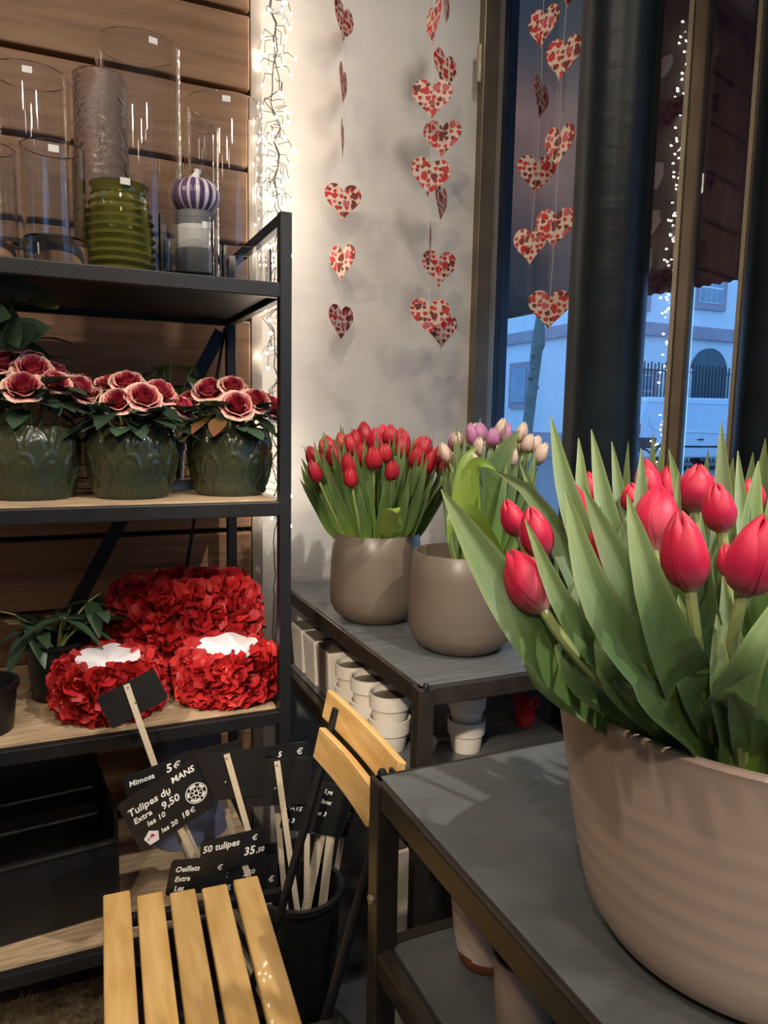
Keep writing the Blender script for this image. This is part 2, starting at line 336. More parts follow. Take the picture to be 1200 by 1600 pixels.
# timber panelling left of the white strip
wl = thing('wall_panel', None, None, (-0.5, 1.9, 0), kind='structure')
bk = MB(); bk.box((-0.62, 1.925, 1.4), (2.12, 0.03, 2.8)); bk.build('backing', M['dark'], wl)
z = 0.02; PXR = 0.452
base = [0.053 + 0.1765 * i for i in range(16)]
pm = None
for i in range(15):
    z0 = base[i] + 0.006; z1 = base[i + 1] - 0.006
    if pm is None:
        q = MB(); q.box((0, 0, 0), (2.1, 0.05, z1 - z0)); pm = q.mesh('plank', M['pine'])
    o = link('plank', pm, wl); o.location = (PXR - 1.05 + 0.5, 1.877 - 1.9 + random.uniform(-.002, .002), (z0 + z1) / 2)
    md = o.modifiers.new('b', 'BEVEL'); md.width = 0.004; md.segments = 2
t1 = MB(); t1.box((0.470, 1.905, 1.4), (0.028, 0.09, 2.8)); struct('trim_1', t1, M['trimgrey'], bevel=0.002)
wl2 = MB(); wl2.box((-1.62, -0.3, 1.4), (0.1, 5.2, 2.8)); struct('wall_left', wl2, M['sidewall'])
wf = MB(); wf.box((0, -2.9, 1.4), (4.2, 0.1, 2.8)); struct('wall_front', wf, M['ceil'])
# ---- window wall : direction w, outward normal n
wv = Vector((-0.156, 0.988, 0)).normalized(); nv = Vector((wv.y, -wv.x, 0)); UP = Vector((0, 0, 1))
G0 = Vector((1.149, 1.95, 0)) + nv * 0.12
def onG(px, py=None, off=0.0):
    P0 = G0 + nv * off; d = ray(px, 400 if py is None else py); k = (P0 - CAMP).dot(nv) / d.dot(nv); return CAMP + d * k
def gs(px, py=None, off=0.0): return (onG(px, py, off) - G0).dot(wv)
rotG = Matrix((nv, wv, UP)).transposed()
def gbox(mb, s0, s1, z0, z1, d, off=0.0): mb.box(G0 + wv * (s0 + s1) / 2 + nv * off + UP * (z0 + z1) / 2, (d, abs(s1 - s0), z1 - z0), rotG); return mb
ZS, ZT = 0.90, 2.56
sL = gs(783, 300); sM0 = gs(1083, 0); sM1 = gs(1113, 0); sR0 = gs(1186, 100); 
win = thing('window_1', None, None, G0, kind='structure')
b = MB(); gbox(b, sL + 0.015, sL + 0.07, ZS, ZT + 0.05, 0.09, 0.0); gbox(b, sL - 3.2, sL + 0.07, ZT, ZT + 0.06, 0.09, 0.0); b.build('sash', M['gasket'], win, bevel=0.003)
b = MB(); gbox(b, sL + 0.07, sL + 0.125, ZS, ZT + 0.16, 0.10, -0.03); gbox(b, sL - 3.2, sL + 0.07, ZT + 0.06, ZT + 0.12, 0.10, -0.03); b.build('frame', M['framelight'], win, bevel=0.004)
b = MB(); gbox(b, sL + 0.125, sL + 0.17, ZS, ZT + 0.16, 0.07, -0.05); b.build('frame', M['frame'], win, bevel=0.004)
# outer jamb stile next to the white wall, with its hinge
p = atY(748, 300, 1.92)
b = MB(); b.box((p.x + 0.028, 1.945, 1.4), (0.05, 0.05, 2.8)); b.build('door_stile', M['frame'], win, bevel=0.003)
b = MB(); b.box((p.x + 0.068, 1.965, 1.4), (0.030, 0.05, 2.8)); b.build('door_stile', M['framelight'], win, bevel=0.003)
b = MB(); b.box((p.x + 0.12, 2.04, 1.4), (0.10, 0.08, 2.8)); b.build('jamb', M['gasket'], win)
hz0 = atY(751, 132, 1.915).z; hz1 = atY(751, 72, 1.915).z
b = MB(); b.lathe([(0.007, hz0), (0.009, hz0 + 0.002), (0.009, (hz0 + hz1) / 2 - 0.003), (0.0085, (hz0 + hz1) / 2), (0.009, (hz0 + hz1) / 2 + 0.003), (0.009, hz1 - 0.002), (0.007, hz1)], 16, (atY(751, 100, 1.905).x, 1.91, 0)); b.build('hinge', M['framelight'], win, smooth=True)
# mullions and panes
b = MB(); gbox(b, sM1, sM0 - .012, ZS, ZT, 0.02); b.build('mullion', M['frame'], win, bevel=0.006)
b = MB(); gbox(b, sM0 - .012, sM0, ZS, ZT, 0.014, -0.004); b.build('glazing_bead', M['framelight'], win)
b = MB(); gbox(b, sR0 - 0.16, sR0, ZS, ZT, 0.03); b.build('mullion', M['frame'], win, bevel=0.006)
b = MB(); gbox(b, sR0 - .010, sR0, ZS, ZT, 0.014, -0.010); b.build('glazing_bead', M['framelight'], win)
b = MB(); gbox(b, -3.4, sL + 0.1, ZS - 0.05, ZS + 0.02, 0.16, -0.02); b.build('sill', M['gasket'], win, bevel=0.004)
for s0, s1 in ((sM0 + 0.0, sL + 0.03), (sR0, sM1), (-3.3, sR0 - 0.16)):
    b = MB(); gbox(b, s0, s1, ZS, ZT, 0.006, 0.010); b.build('pane', M['pane'], win)
b = MB(); gbox(b, -3.4, 0.35, 0, ZS - 0.05, 0.12, 0.02); struct('wall_right', b, M['navy'])
b = MB(); gbox(b, -3.4, 0.35, ZT + 0.12, 2.8, 0.12, 0.02); struct('wall_above_window', b, M['dark'])
# cast-iron columns
def column(px, py, Y, r, label):
    p = atY(px, py, Y)
    b = MB(); b.lathe([(r * 1.25, 0), (r * 1.25, 0.06), (r * 1.05, 0.10), (r, 0.14), (r, 2.62), (r * 1.06, 2.64), (r * 1.06, 2.68), (r * 1.3, 2.80)], 48, (p.x, p.y, 0))
    o = b.build('column', M['column'], None, smooth=True); tag(o, label, 'column'); return o
column(956, 340, 1.28, 0.080, 'thick round black cast iron column in front of the shop window')
column(1226, 500, 1.02, 0.075, 'dark column at the right edge of the photo, partly cut off')

# ================================================================== HEART GARLANDS
def heart_outline(n=40):
    pts = []
    for i in range(n):
        t = 2 * PI * i / n; x = 16 * math.sin(t) ** 3; y = 13 * math.cos(t) - 5 * math.cos(2 * t) - 2 * math.cos(3 * t) - math.cos(4 * t)
        pts.append((x / 33.5, (y + 2.5) / 33.5 * 1.05))
    return pts
HS = 0.104
HO = heart_outline()
hb = MB(); N_ = len(HO)
for sgn in (-1, 1):
    hb.add([(0, sgn * 0.0004, 0)] + [(x * HS, sgn * 0.0004, y * HS) for x, y in HO], [((0, 1 + (i + 1) % N_, 1 + i) if sgn < 0 else (0, 1 + i, 1 + (i + 1) % N_)) for i in range(N_)], [(0, 0)] + [(x * 0.95, y * 0.95) for x, y in HO])
hb.add([(x * HS, -0.0004, y * HS) for x, y in HO] + [(x * HS, 0.0004, y * HS) for x, y in HO], [(i, (i + 1) % N_, N_ + (i + 1) % N_, N_ + i) for i in range(N_)])
HM = hb.mesh('paper_heart', M['heart'])
camright = R @ Vector((1, 0, 0))
def garland(Y, hearts, label, ztop=2.75, tail=0.0):
    ps = [atY(h[0], h[1], Y) for h in hearts]
    x0 = sum(p.x for p in ps) / len(ps)
    g = thing('heart_garland', label, 'garland', (x0, Y, ztop), group='strings of paper hearts')
    line = [Vector((ps[0].x, Y, ztop))] + ps
    if tail: line.append(ps[-1] - Vector((0, 0, tail)))
    b = MB(); b.tube(line, 0.0006, 5); b.build('thread', M['thread'], g)
    for h, p in zip(hearts, ps):
        d = (p - CAMP); dist = -(R.transposed() @ d).z; full = HS * F / dist
        c = max(0.03, min(1, h[2] / full)); a = math.acos(c) * h[3]
        yaw = math.atan2(-d.x, d.y) + a
        o = link('paper_heart', HM, g); o.location = p - g.location; o.rotation_euler = (0, math.radians(h[4]) if len(h) > 4 else 0, yaw)
garland(1.88, [(537, 37, 32, 1, 4), (536, 135, 13, 1, 3), (535, 221, 5, 1), (536, 317, 60, 1), (534, 412, 42, -1, 3), (533, 505, 40, 1)], 'leftmost string of paper hearts, hanging flat against the white wall')
garland(1.70, [(677, 38, 24, -1, 3), (675, 156, 68, 1), (672, 278, 65, 1, 5), (672, 378, 3, 1), (671, 496, 68, -1, 2)], 'string of red and pink paper hearts on the white wall, nearer of the two overlapping')
garland(1.78, [(697, 12, 12, 1), (695, 112, 38, 1, 4), (691, 218, 64, -1), (689, 318, 20, 1, 3), (686, 421, 56, 1), (690, 518, 50, 1)], 'string of paper hearts directly behind the nearer one beside the window frame')
garland(1.48, [(887, -22, 50, 1), (879, 93, 58, -1, 8), (873, 230, 48, -1, 6), (867, 358, 64, -1, 3), (858, 485, 72, 1)], 'string of bright paper hearts in front of the window, nearest the black column')
garland(1.62, [(848, 44, 50, -1, 6), (845, 157, 24, 1, 8), (838, 274, 62, 1), (829, 385, 56, -1)], 'string of paper hearts in front of the window glass, left of the brightest one')

# ================================================================== STRING LIGHTS
def lights():
    rnd = random.Random(3)
    x0, y0 = 0.512, 1.845
    g = thing('string_lights', 'dark cluster string of tiny warm white bulbs hanging down the wall beside the timber panels', 'string lights', (x0, y0, 2.7))
    mainw = MB(); pts = []
    zz = 2.7
    while zz > 0.62:
        pts.append(Vector((x0 + rnd.gauss(0, .006), y0 + rnd.gauss(0, .004), zz))); zz -= 0.03
    mainw.tube(pts, 0.0014, 5)
    pts2 = [p + Vector((rnd.gauss(0, .007), rnd.gauss(0, .004), 0)) for p in pts if p.z > 0.95]; mainw.tube(pts2, 0.0013, 5)
    bm_ = MB(); bm_.lathe([(0.0, -.0042), (.0028, -.0028), (.0036, 0), (.0028, .0028), (0, .0042)], 8); bmesh_ = bm_.mesh('bulb', M['bulb'], True)
    n = 0
    while n < 190:
        z = rnd.uniform(0.93, 2.62)
        if z < 1.5 and rnd.random() < 0.28: continue
        s = -1 if rnd.random() < 0.5 else 1
        L_ = rnd.uniform(0.008, 0.046); e = Vector((x0 + 0.004 + s * L_ * (1.05 if s < 0 else 0.85), y0 + rnd.uniform(-.03, 0.012), z - rnd.uniform(-0.01, .03)))
        a = Vector((x0 + rnd.gauss(0, .005), y0, z + 0.015)); m_ = (a + e) / 2 + Vector((s * 0.008, -.004, 0.012))
        mainw.tube([a, m_, e], 0.0009, 4)
        o = link('bulb', bmesh_, g); o.location = e - g.location; o.rotation_euler = (rnd.uniform(0, 3), rnd.uniform(0, 3), 0); n += 1
    mainw.build('wire', M['wire'], g, smooth=True)
lights()

# ================================================================== SHELVING UNIT
SX0, SX1, SY0, SY1 = -0.62, 0.392, 1.31, 1.76
LV = [1.462, 1.072, 0.672, 0.272]           # tops of the four boards
sh = thing('shelving_unit', 'black metal shelving unit with pale oak boards against the timber wall', 'shelving', ((SX0 + SX1) / 2, (SY0 + SY1) / 2, 0))
T = 0.022
for x in (SX0, SX1):
    for y in (SY0, SY1):
        b = MB(); b.box((x - (T / 2 if x > 0 else -T / 2), y, 0.79 if y == SY0 else 0.79), (T, T, 1.58 if y == SY0 else 1.58)); b.build('post', M['black'], sh, bevel=0.002)
for i, z in enumerate(LV):
    for y in (SY0, SY1):
        b = MB(); b.box(((SX0 + SX1) / 2, y, z - 0.016), (SX1 - SX0 - .004, T * .84, 0.026)); b.build('rail', M['black'], sh, bevel=0.002)
    for x in (SX0 + T / 2, SX1 - T / 2):
        b = MB(); b.box((x, (SY0 + SY1) / 2, z - 0.016), (T * .84, SY1 - SY0 - .004, 0.026)); b.build('rail', M['black'], sh, bevel=0.002)
    b = MB(); b.box(((SX0 + SX1) / 2, (SY0 + SY1) / 2, z - 0.009), (SX1 - SX0 - 0.046, SY1 - SY0 - 0.024, 0.018))
    o = b.build('shelf_board', M['black'] if i == 0 else M['oak'], sh)
    if i == 0: o['label'] = 'dark top board'
for x in (SX0 + T / 2, SX1 - T / 2):
    b = MB(); b.box((x, (SY0 + SY1) / 2, 1.57), (T * .8, SY1 - SY0, 0.02)); b.build('rail', M['black'], sh, bevel=0.002)
b = MB(); b.box(((SX0 + SX1) / 2, SY1, 1.57), (SX1 - SX0, T * .8, 0.02)); b.build('rail', M['black'], sh)
b = MB(); b.bar((SX1 - 0.03, SY1 + .012, 1.42), (SX0 + 0.6, SY1 + .012, 0.70), 0.004, 0.03, up=(0, 0, 1)); b.build('cross_brace', M['black'], sh)
b = MB(); b.bar((SX1 - 0.14, SY1 + .018, 0.72), (SX1 - 0.02, SY1 + .018, 1.43), 0.004, 0.022); b.build('cross_brace', M['black'], sh)

# ================================================================== GLASSWARE (top shelf)
Z1 = LV[0] + 0.001
def sticker(parent, p, nrm, w=0.016, h=0.011):
    n = Vector(nrm).normalized(); x = n.cross(UP).normalized(); b = MB()
    b.prism([(-w / 2, -h / 2), (w / 2, -h / 2), (w / 2, h / 2), (-w / 2, h / 2)], p, x, UP, n, 0.0012); b.build('price_sticker', M['sticker'], parent)
def glass_prof(r, h, wall, basew, rb=None):
    rb = rb or r
    return [(0.001, 0), (rb - .004, 0), (rb, 0.004), (r, h - 0.002), (r - wall / 2, h), (r - wall, h - 0.002), (rb - wall, basew + .003), (rb - wall - .003, basew), (0.001, basew)]
def vase(px, py_base_front, r, py_top, label, wall=0.003, basew=0.012, m='glass', y=None, spx=None, name='glass_vase', cat='vase'):
    # px: centre column; y: depth of the centre
    c = atY(px, 380, y); top = atY(px, py_top, y - 0.0).z
    h = top - Z1
    v = thing(name, label, cat, (c.x, y, Z1))
    b = MB(); b.lathe(glass_prof(r, h, wall, basew), 72, (c.x, y, Z1)); b.build('body', M[m], v, smooth=18)
    if spx is not None:
        d = atY(spx, py_top + 10, y - r); dx = max(-r * .95, min(r * .95, d.x - c.x)); ny = -math.sqrt(max(0, r * r - dx * dx))
        sticker(v, Vector((c.x + dx, y + ny, Z1 + h - 0.016)), Vector((dx, ny, 0)))
    return v
vase(56, 0, 0.066, 120, 'tall wide clear glass cylinder behind the thick-based one, far left of the top shelf', y=1.56, spx=43)
vase(87, 0, 0.050, 232, 'clear glass cylinder with a thick base, front left of the top shelf', y=1.40, spx=84, basew=0.045, wall=0.004)
vase(-14, 0, 0.042, 232, 'clear glass cylinder cut off by the left edge of the photo', y=1.40, basew=0.03)
vase(222, 0, 0.078, 76, 'tallest wide clear glass cylinder in the middle of the top shelf', y=1.56, spx=240)
vase(163, 0, 0.046, 122, 'frosty rippled glass cylinder between the tallest vase and the left vases', y=1.49, m='ripple', wall=0.004)
vase(352, 0, 0.078, 166, 'wide clear glass cylinder at the right end of the top shelf', y=1.60, spx=354, wall=0.0025)
vase(316, 0, 0.036, 200, 'slim clear glass cylinder behind the striped gourd', y=1.66, wall=0.0025)
# green ribbed vase
c = atZ(188, 402, Z1); gy = 1.41; c = atY(188, 380, gy)
gv = thing('ribbed_vase', 'squat green ribbed glass vase with a price sticker', 'vase', (c.x, gy, Z1))
ht = atY(188, 292, gy).z - Z1
prof = [(0.001, 0), (0.050, 0)]
nr = 9
for i in range(nr * 6 + 1):
    t = i / (nr * 6); prof.append((0.056 + 0.0035 * math.cos(t * nr * 2 * PI) - 0.006 * t ** 4 * 2, 0.004 + t * (ht * 0.86)))
prof += [(0.043, ht * 0.90), (0.045, ht * 0.96), (0.049, ht), (0.046, ht), (0.040, ht * .92), (0.048, ht * .84), (0.051, 0.02), (0.001, 0.014)]
b = MB(); b.lathe(prof, 56, (c.x, gy, Z1)); b.build('body', M['greenglass'], gv, smooth=True)
sticker(gv, Vector((c.x + 0.006, gy - 0.051, Z1 + ht - 0.004)), (0.1, -1, 0))
# tumblers / square glasses
def squareglass(px, y, w, h, label, basew=0.01, wall=0.004, rz=0.0, tap=0.0):
    c = atY(px, 390, y); g = thing('square_glass', label, 'glass', (c.x, y, Z1), (0, 0, rz))
    def ring(s, z, rc):
        out = []
        for k in range(4):
            a0 = PI / 2 * k; cx = (s - rc) * (1 if k in (0, 3) else -1); cy = (s - rc) * (1 if k in (0, 1) else -1)
            for j in range(5):
                a = a0 + PI / 2 * j / 4; out.append((cx + rc * math.cos(a), cy + rc * math.sin(a), z))
        return out
    rows = [ring(w / 2 * (1 - tap) - .003, 0, .006), ring(w / 2 * (1 - tap), .003, .008), ring(w / 2, h, .008), ring(w / 2 - wall, h, .005), ring(w / 2 * (1 - tap) - wall, basew, .005)]
    vs = [p for r_ in rows for p in r_]; n = 20; fs = []
    for j in range(4):
        for k in range(n): fs.append((j * n + k, j * n + (k + 1) % n, (j + 1) * n + (k + 1) % n, (j + 1) * n + k))
    fs.append(tuple(range(n))[::-1]); fs.append(tuple(4 * n + k for k in range(n)))
    b = MB(); b.v = vs; b.f = fs; link('body', b.mesh('body', M['glass'], 24), g)
    return g
q = squareglass(294, 1.42, 0.094, 0.108, 'rounded square clear glass in front of the striped gourd', basew=0.014, rz=-0.25)
sticker(q, q.location + Vector((0.024, -0.054, 0.094)), (0.1, -1, 0))
squareglass(383, 1.44, 0.092, 0.072, 'low square clear glass at the right end of the top shelf', rz=-0.15)
squareglass(240, 1.50, 0.06, 0.085, 'small clear glass between the green vase and the rounded square glass')
# striped gourd
gy = 1.53; c = atY(306, 300, gy); g0 = atY(306, 337, gy).z; g1 = atY(306, 266, gy).z; gh = (g1 - g0) * .82
v = thing('ceramic_jar', 'grey ceramic jar with a pale band carrying the striped gourd, behind the square glass', 'jar', (c.x, gy, Z1))
jh = g0 - Z1 + .004; b = MB(); b.lathe([(.001, 0), (.036, 0), (.039, .004), (.041, jh * .5), (.040, jh - .003), (.036, jh), (.001, jh)], 48, (c.x, gy, Z1)); b.build('body', mat('jar_grey', (0.16, 0.16, 0.17), 0.35), v, smooth=True)
b = MB(); b.lathe([(.0405, jh * .52), (.0414, jh * .54), (.0411, jh * .80), (.0402, jh * .82)], 48, (c.x, gy, Z1)); b.build('band', mat('jar_band', (0.55, 0.53, 0.50), 0.4), v, smooth=True)
gd = thing('striped_gourd', 'violet and white striped ceramic gourd sitting on a low glass behind the square glass', 'ornament', (c.x, gy, g0))
def gcol(u, v): return 0.5 + 0.5 * (1 if math.sin(u * 2 * PI * 16) > -0.25 else -1) if v < 0.80 else 0.0
def gf(u, v):
    a = u * 2 * PI; t = -PI / 2 + v * PI; rr = 0.046 * math.cos(t) ** .85 * (1 + 0.03 * math.cos(a * 16)); return (c.x + rr * math.cos(a), gy + rr * math.sin(a), g0 + gh / 2 * (1 + math.sin(t)))
b = MB(); b.grid(gf, 128, 24, gcol); b.build('body', M['stripe'], gd, smooth=180)
b = MB(); zt = g0 + gh; b.tube([(c.x, gy, zt - .006), (c.x, gy, zt + .004), (c.x + .003, gy, zt + .010), (c.x + .004, gy, zt + .016)], [0.020, 0.008, 0.006, .008], 12); b.build('stem', M['sticker'], gd, smooth=True)

# ================================================================== ROSE PLANTERS (second shelf)
Z2 = LV[1] + 0.001
def petalrose(rnd, s=1.0):
    b = MB()
    for ring in range(6):
        n = (2, 3, 3, 4, 5, 5)[ring]; rr = (0.003, 0.0065, 0.011, 0.0155, 0.020, 0.025)[ring] * s; hh = (0.029, 0.031, 0.032, 0.032, 0.029, 0.023)[ring] * s; fl_ = (0, .05, .2, .5, .9, 1.3)[ring]
        for k in range(n):
            a0 = 2 * PI * (k + 0.37 * ring) / n + rnd.uniform(-.25, .25); aw = PI / n * 1.45; lift = rnd.uniform(-.003, .003); ruf = rnd.uniform(0, 6)
            def f(u, v):
                uu = (u - .5) * 2; a = a0 + uu * aw * (0.45 + 0.55 * math.sin(min(1, v * 1.3) * PI / 2)); lip = max(0, v - .7) / .3
                out = rr * (0.35 + 0.65 * math.sin(min(1, v * 1.25) * PI / 2)) + fl_ * 0.006 * s * lip + .0012 * math.sin(uu * 4 + ruf) * v
                zz = hh * v * (1 - 0.20 * uu * uu) - lip * fl_ * 0.006 * s + lift * v + .0012 * math.cos(uu * 5 + ruf) * v
                return (out * math.cos(a), out * math.sin(a), zz)
            b.grid(f, 6, 6, lambda u, v: (0.10 + 0.05 * ring) + (0.30 + .05 * ring) * v ** 3 + (0.18 * (abs(u - .5) * 2) ** 4 * v))
    return b
ROSE = [petalrose(random.Random(i)).mesh('rose', M['rose'], True) for i in range(3)]
def leafmesh(L, W, m, name='leaf', cup=0.15, arch=0.2, n=6):
    b = MB()
    def f(u, v):
        uu = (u - .5) * 2; w = W / 2 * math.sin(PI * min(1, v * 0.97 + .02)) ** 0.75 * (1 - 0.25 * v); return (uu * w, L * v, abs(uu) * w * cup - arch * L * v * v)
    b.grid(f, 4, n, lambda u, v: v); return b.mesh(name, m, True)
LEAFR = leafmesh(0.055, 0.036, M['roseleaf']); LEAFU = leafmesh(0.055, 0.032, M['rustleaf']); LEAFG = leafmesh(0.075, 0.045, M['leaf'])
def planter_mesh(r, h):
    b = MB(); prof = [(0.001, 0), (r * .80, 0), (r * .84, 0.004)]
    for i in range(1, 29):
        t = i / 28; prof.append((r * (0.84 + 0.17 * math.sin(min(1, t * 1.25) * PI * 0.62) - 0.12 * max(0, t - .8) / .2), 0.004 + (h - .004) * t))
    prof += [(r * .80, h), (r * .78, h - .01), (r * .80, h * .6), (0.001, h * .6)]
    def fn(a, z, j):
        if j < 3 or j > 30: return 1
        t = z / h; row = int(t * 3); ph = (row % 2) * 0.5
        q = ((a / (2 * PI) * 11 + ph) % 1) - 0.5; tt = (t * 3) % 1
        arcv = abs(math.hypot(q * 2, tt * 0.9) - 0.8); rib = abs(math.hypot(q * 2, tt * .9) - 0.45)
        fan = abs(math.sin(math.atan2(q * 2, tt + .15) * 5))
        return 1 + 0.042 * math.exp(-(arcv / .10) ** 2) + 0.022 * math.exp(-(rib / .09) ** 2) + 0.006 * fan
    b.lathe(prof, 176, (0, 0, 0), fn); return b.mesh('pot', M['planter'], True)
PM = planter_mesh(0.079, 0.128)
def rose_planter(px, y, label, seed, h0=0.0, specials=()):
    rnd = random.Random(seed); c = atY(px, 740, y)
    g = thing('rose_planter', label, 'planter', (c.x, y, Z2), group='green planters of roses on the second shelf')
    link('pot', PM, g)
    b = MB(); b.lathe([(0.001, 0.10), (0.058, 0.10), (0.05, 0.118), (0.001, 0.128)], 24, g.location); b.build('soil', M['soil'], g, smooth=True)
    n = 0; placed = []
    for i in range(500):
        if n >= 12: break
        a = rnd.uniform(0, 2 * PI); r_ = 0.085 * math.sqrt(rnd.random()); p = Vector((r_ * math.cos(a) * 1.05, r_ * math.sin(a) * .9, 0.150 + h0 + 0.055 * (1 - (r_ / 0.09) ** 2) + rnd.uniform(-.004, .012)))
        if any((p - q).length < 0.036 for q in placed): continue
        placed.append(p); d = Vector((p.x * 5, p.y * 5 - 0.35, 0.55 + rnd.uniform(-.1, .1))).normalized()
        o = link('rose', ROSE[n % 3], g); o.location = p - d * 0.012; o.rotation_euler = d.to_track_quat('Z', 'Y').to_euler(); o.scale = (rnd.uniform(.85, 1.1),) * 3; n += 1
        s = MB(); s.tube([g.location + Vector((p.x * .3, p.y * .3, 0.11)), g.location + (p + Vector((p.x * .3, p.y * .3, .11))) / 2 + Vector((0, 0, .005)), g.location + p - d * 0.012], 0.0022, 6); s.build('stem', M['stem'], g, smooth=True)
    for i in range(64):
        a = 2 * PI * i / 64 * 3 + rnd.uniform(-.2, .2); rr = rnd.uniform(.03, .085); el = rnd.uniform(-.5, .6)
        mm = LEAFU if rnd.random() < 0.10 else LEAFR
        d = Vector((math.cos(a) * math.cos(el), math.sin(a) * math.cos(el), math.sin(el)))
        o = link('leaf', mm, g); o.location = (rr * math.cos(a) * .9, rr * math.sin(a) * .9, 0.125 + rnd.uniform(0, .045) + h0)
        o.rotation_euler = d.to_track_quat('Y', 'Z').to_euler(); o.scale = (rnd.uniform(.8, 1.25),) * 3
    return g
rose_planter(50, 1.45, 'leftmost green planter, its roses tallest and a rust leaf hanging over the rim', 11, 0.03)
rose_planter(207, 1.43, 'green embossed planter with roses between the other two', 12)
g3 = rose_planter(360, 1.44, 'green embossed planter with roses next to the right shelf post', 13)
# soft green leaves standing behind the right planter and tall foliage behind the left ones
def foliage(name, base, n, H, spread, m, label, cat, seed, W=0.045, L=0.08, potr=0.04, pot='blackplastic', stems=5, poth=0.08):
    rnd = random.Random(seed); g = thing(name, label, cat, base); bv = Vector(base)
    b = MB(); b.lathe([(0.001, 0), (potr * .8, 0), (potr, poth), (potr * 1.08, poth), (potr * 1.08, poth + .008), (potr * .92, poth + .008), (potr * .85, poth * .8), (0.001, poth * .8)], 32, base); b.build('pot', M[pot], g, smooth=True)
    lm = leafmesh(L, W, m, arch=0.5)
    tips = []
    for s in range(stems):
        a = 2 * PI * s / stems + rnd.uniform(-.4, .4); e = Vector((math.cos(a) * spread, math.sin(a) * spread * .6, H * rnd.uniform(.7, 1)))
        p0 = bv + Vector((0, 0, poth * .8)); p2 = bv + e; p1 = (p0 + p2) / 2 + Vector((0, 0, H * .2)); b = MB()
        pts = [p0.lerp(p1, t).lerp(p1.lerp(p2, t), t) for t in (0, .25, .5, .75, 1)]; b.tube(pts, [0.003, .0026, .0022, .0018, .0012], 6); b.build('stem', M['stem'], g, smooth=True); tips.append(pts)
    for i in range(n):
        pts = tips[i % stems]; t = rnd.uniform(.35, 1); k = t * 4; j = min(3, int(k)); p = pts[j].lerp(pts[j + 1], k - j)
        a = rnd.uniform(0, 2 * PI); el = rnd.uniform(-.5, .6); d = Vector((math.cos(a) * math.cos(el), math.sin(a) * math.cos(el), math.sin(el)))
        o = link('leaf', lm, g); o.location = p - bv; o.rotation_euler = d.to_track_quat('Y', 'Z').to_euler(); o.scale = (rnd.uniform(.7, 1.2),) * 3
    return g
c = atY(262, 740, 1.62); foliage('leafy_plant', (c.x, 1.62, Z2), 26, 0.27, 0.055, M['leaf'], 'leafy green plant behind the right rose planter', 'plant', 5, stems=6)
c = atY(10, 740, 1.60); foliage('leafy_plant', (c.x - .02, 1.62, Z2), 26, 0.34, 0.10, M['roseleaf'], 'tall dark leafy plant behind the leftmost rose planter', 'plant', 6, stems=6, L=0.10, W=0.055)
c = atY(15, 470, 1.40)
# branch hanging under the top board
g = thing('hanging_foliage', 'olive-green leaves hanging under the top board at the left edge', 'plant', (c.x - .05, 1.40, LV[0] - 0.03))
b = MB(); A = g.location + Vector((-.02, 0, 0)); B_ = atY(40, 470, 1.40); b.tube([A, A.lerp(B_, .5) + Vector((0, 0, .0)), B_], [.003, .0025, .0015], 6); b.build('stem', M['stem'], g, smooth=True)
lm = leafmesh(0.085, 0.05, M['roseleaf'], arch=.25); lm2 = leafmesh(0.072, 0.036, M['rustleaf'], arch=.3)
lo = mat('olive_leaf', (0.13, 0.15, 0.03), 0.5, noise=0.2); lm3 = leafmesh(0.072, 0.036, lo, arch=.3)
for (px, py, dx, dz, mm) in ((35, 447, .9, -.55, lm3), (10, 455, .1, -.9, lm), (-20, 440, .8, -.2, lm), (-5, 475, .5, -.9, lm), (0, 520, .9, .1, lm), (-10, 540, .7, .3, lm), (-60, 470, .9, -.3, lm)):
    o = link('leaf', mm, g); p = atY(px, py, 1.40); o.location = p - g.location; o.rotation_euler = Vector((dx, -.25, dz)).to_track_quat('Y', 'X').to_euler()
# little ribbed glasses seen between the planters
def ribglass(px, y, label, h=0.105, r=0.036):
    c = atY(px, 740, y); g = thing('ribbed_glass', label, 'glass', (c.x, y, Z2)); b = MB()
    prof = [(0.001, 0), (r * .8, 0), (r * .85, .006)] + [(r * (0.85 + .02 * math.sin(i * 1.6)) + .004 * i / 20, .006 + (h - .006) * i / 20) for i in range(21)] + [(r * .8, h), (r * .74, .02), (.001, .014)]
    b.lathe(prof, 40, (c.x, y, Z2)); b.build('body', M['glass'], g, smooth=True)
ribglass(132, 1.56, 'clear ribbed glass between the left and middle rose planters')
ribglass(283, 1.56, 'clear ribbed glass between the middle and right rose planters')

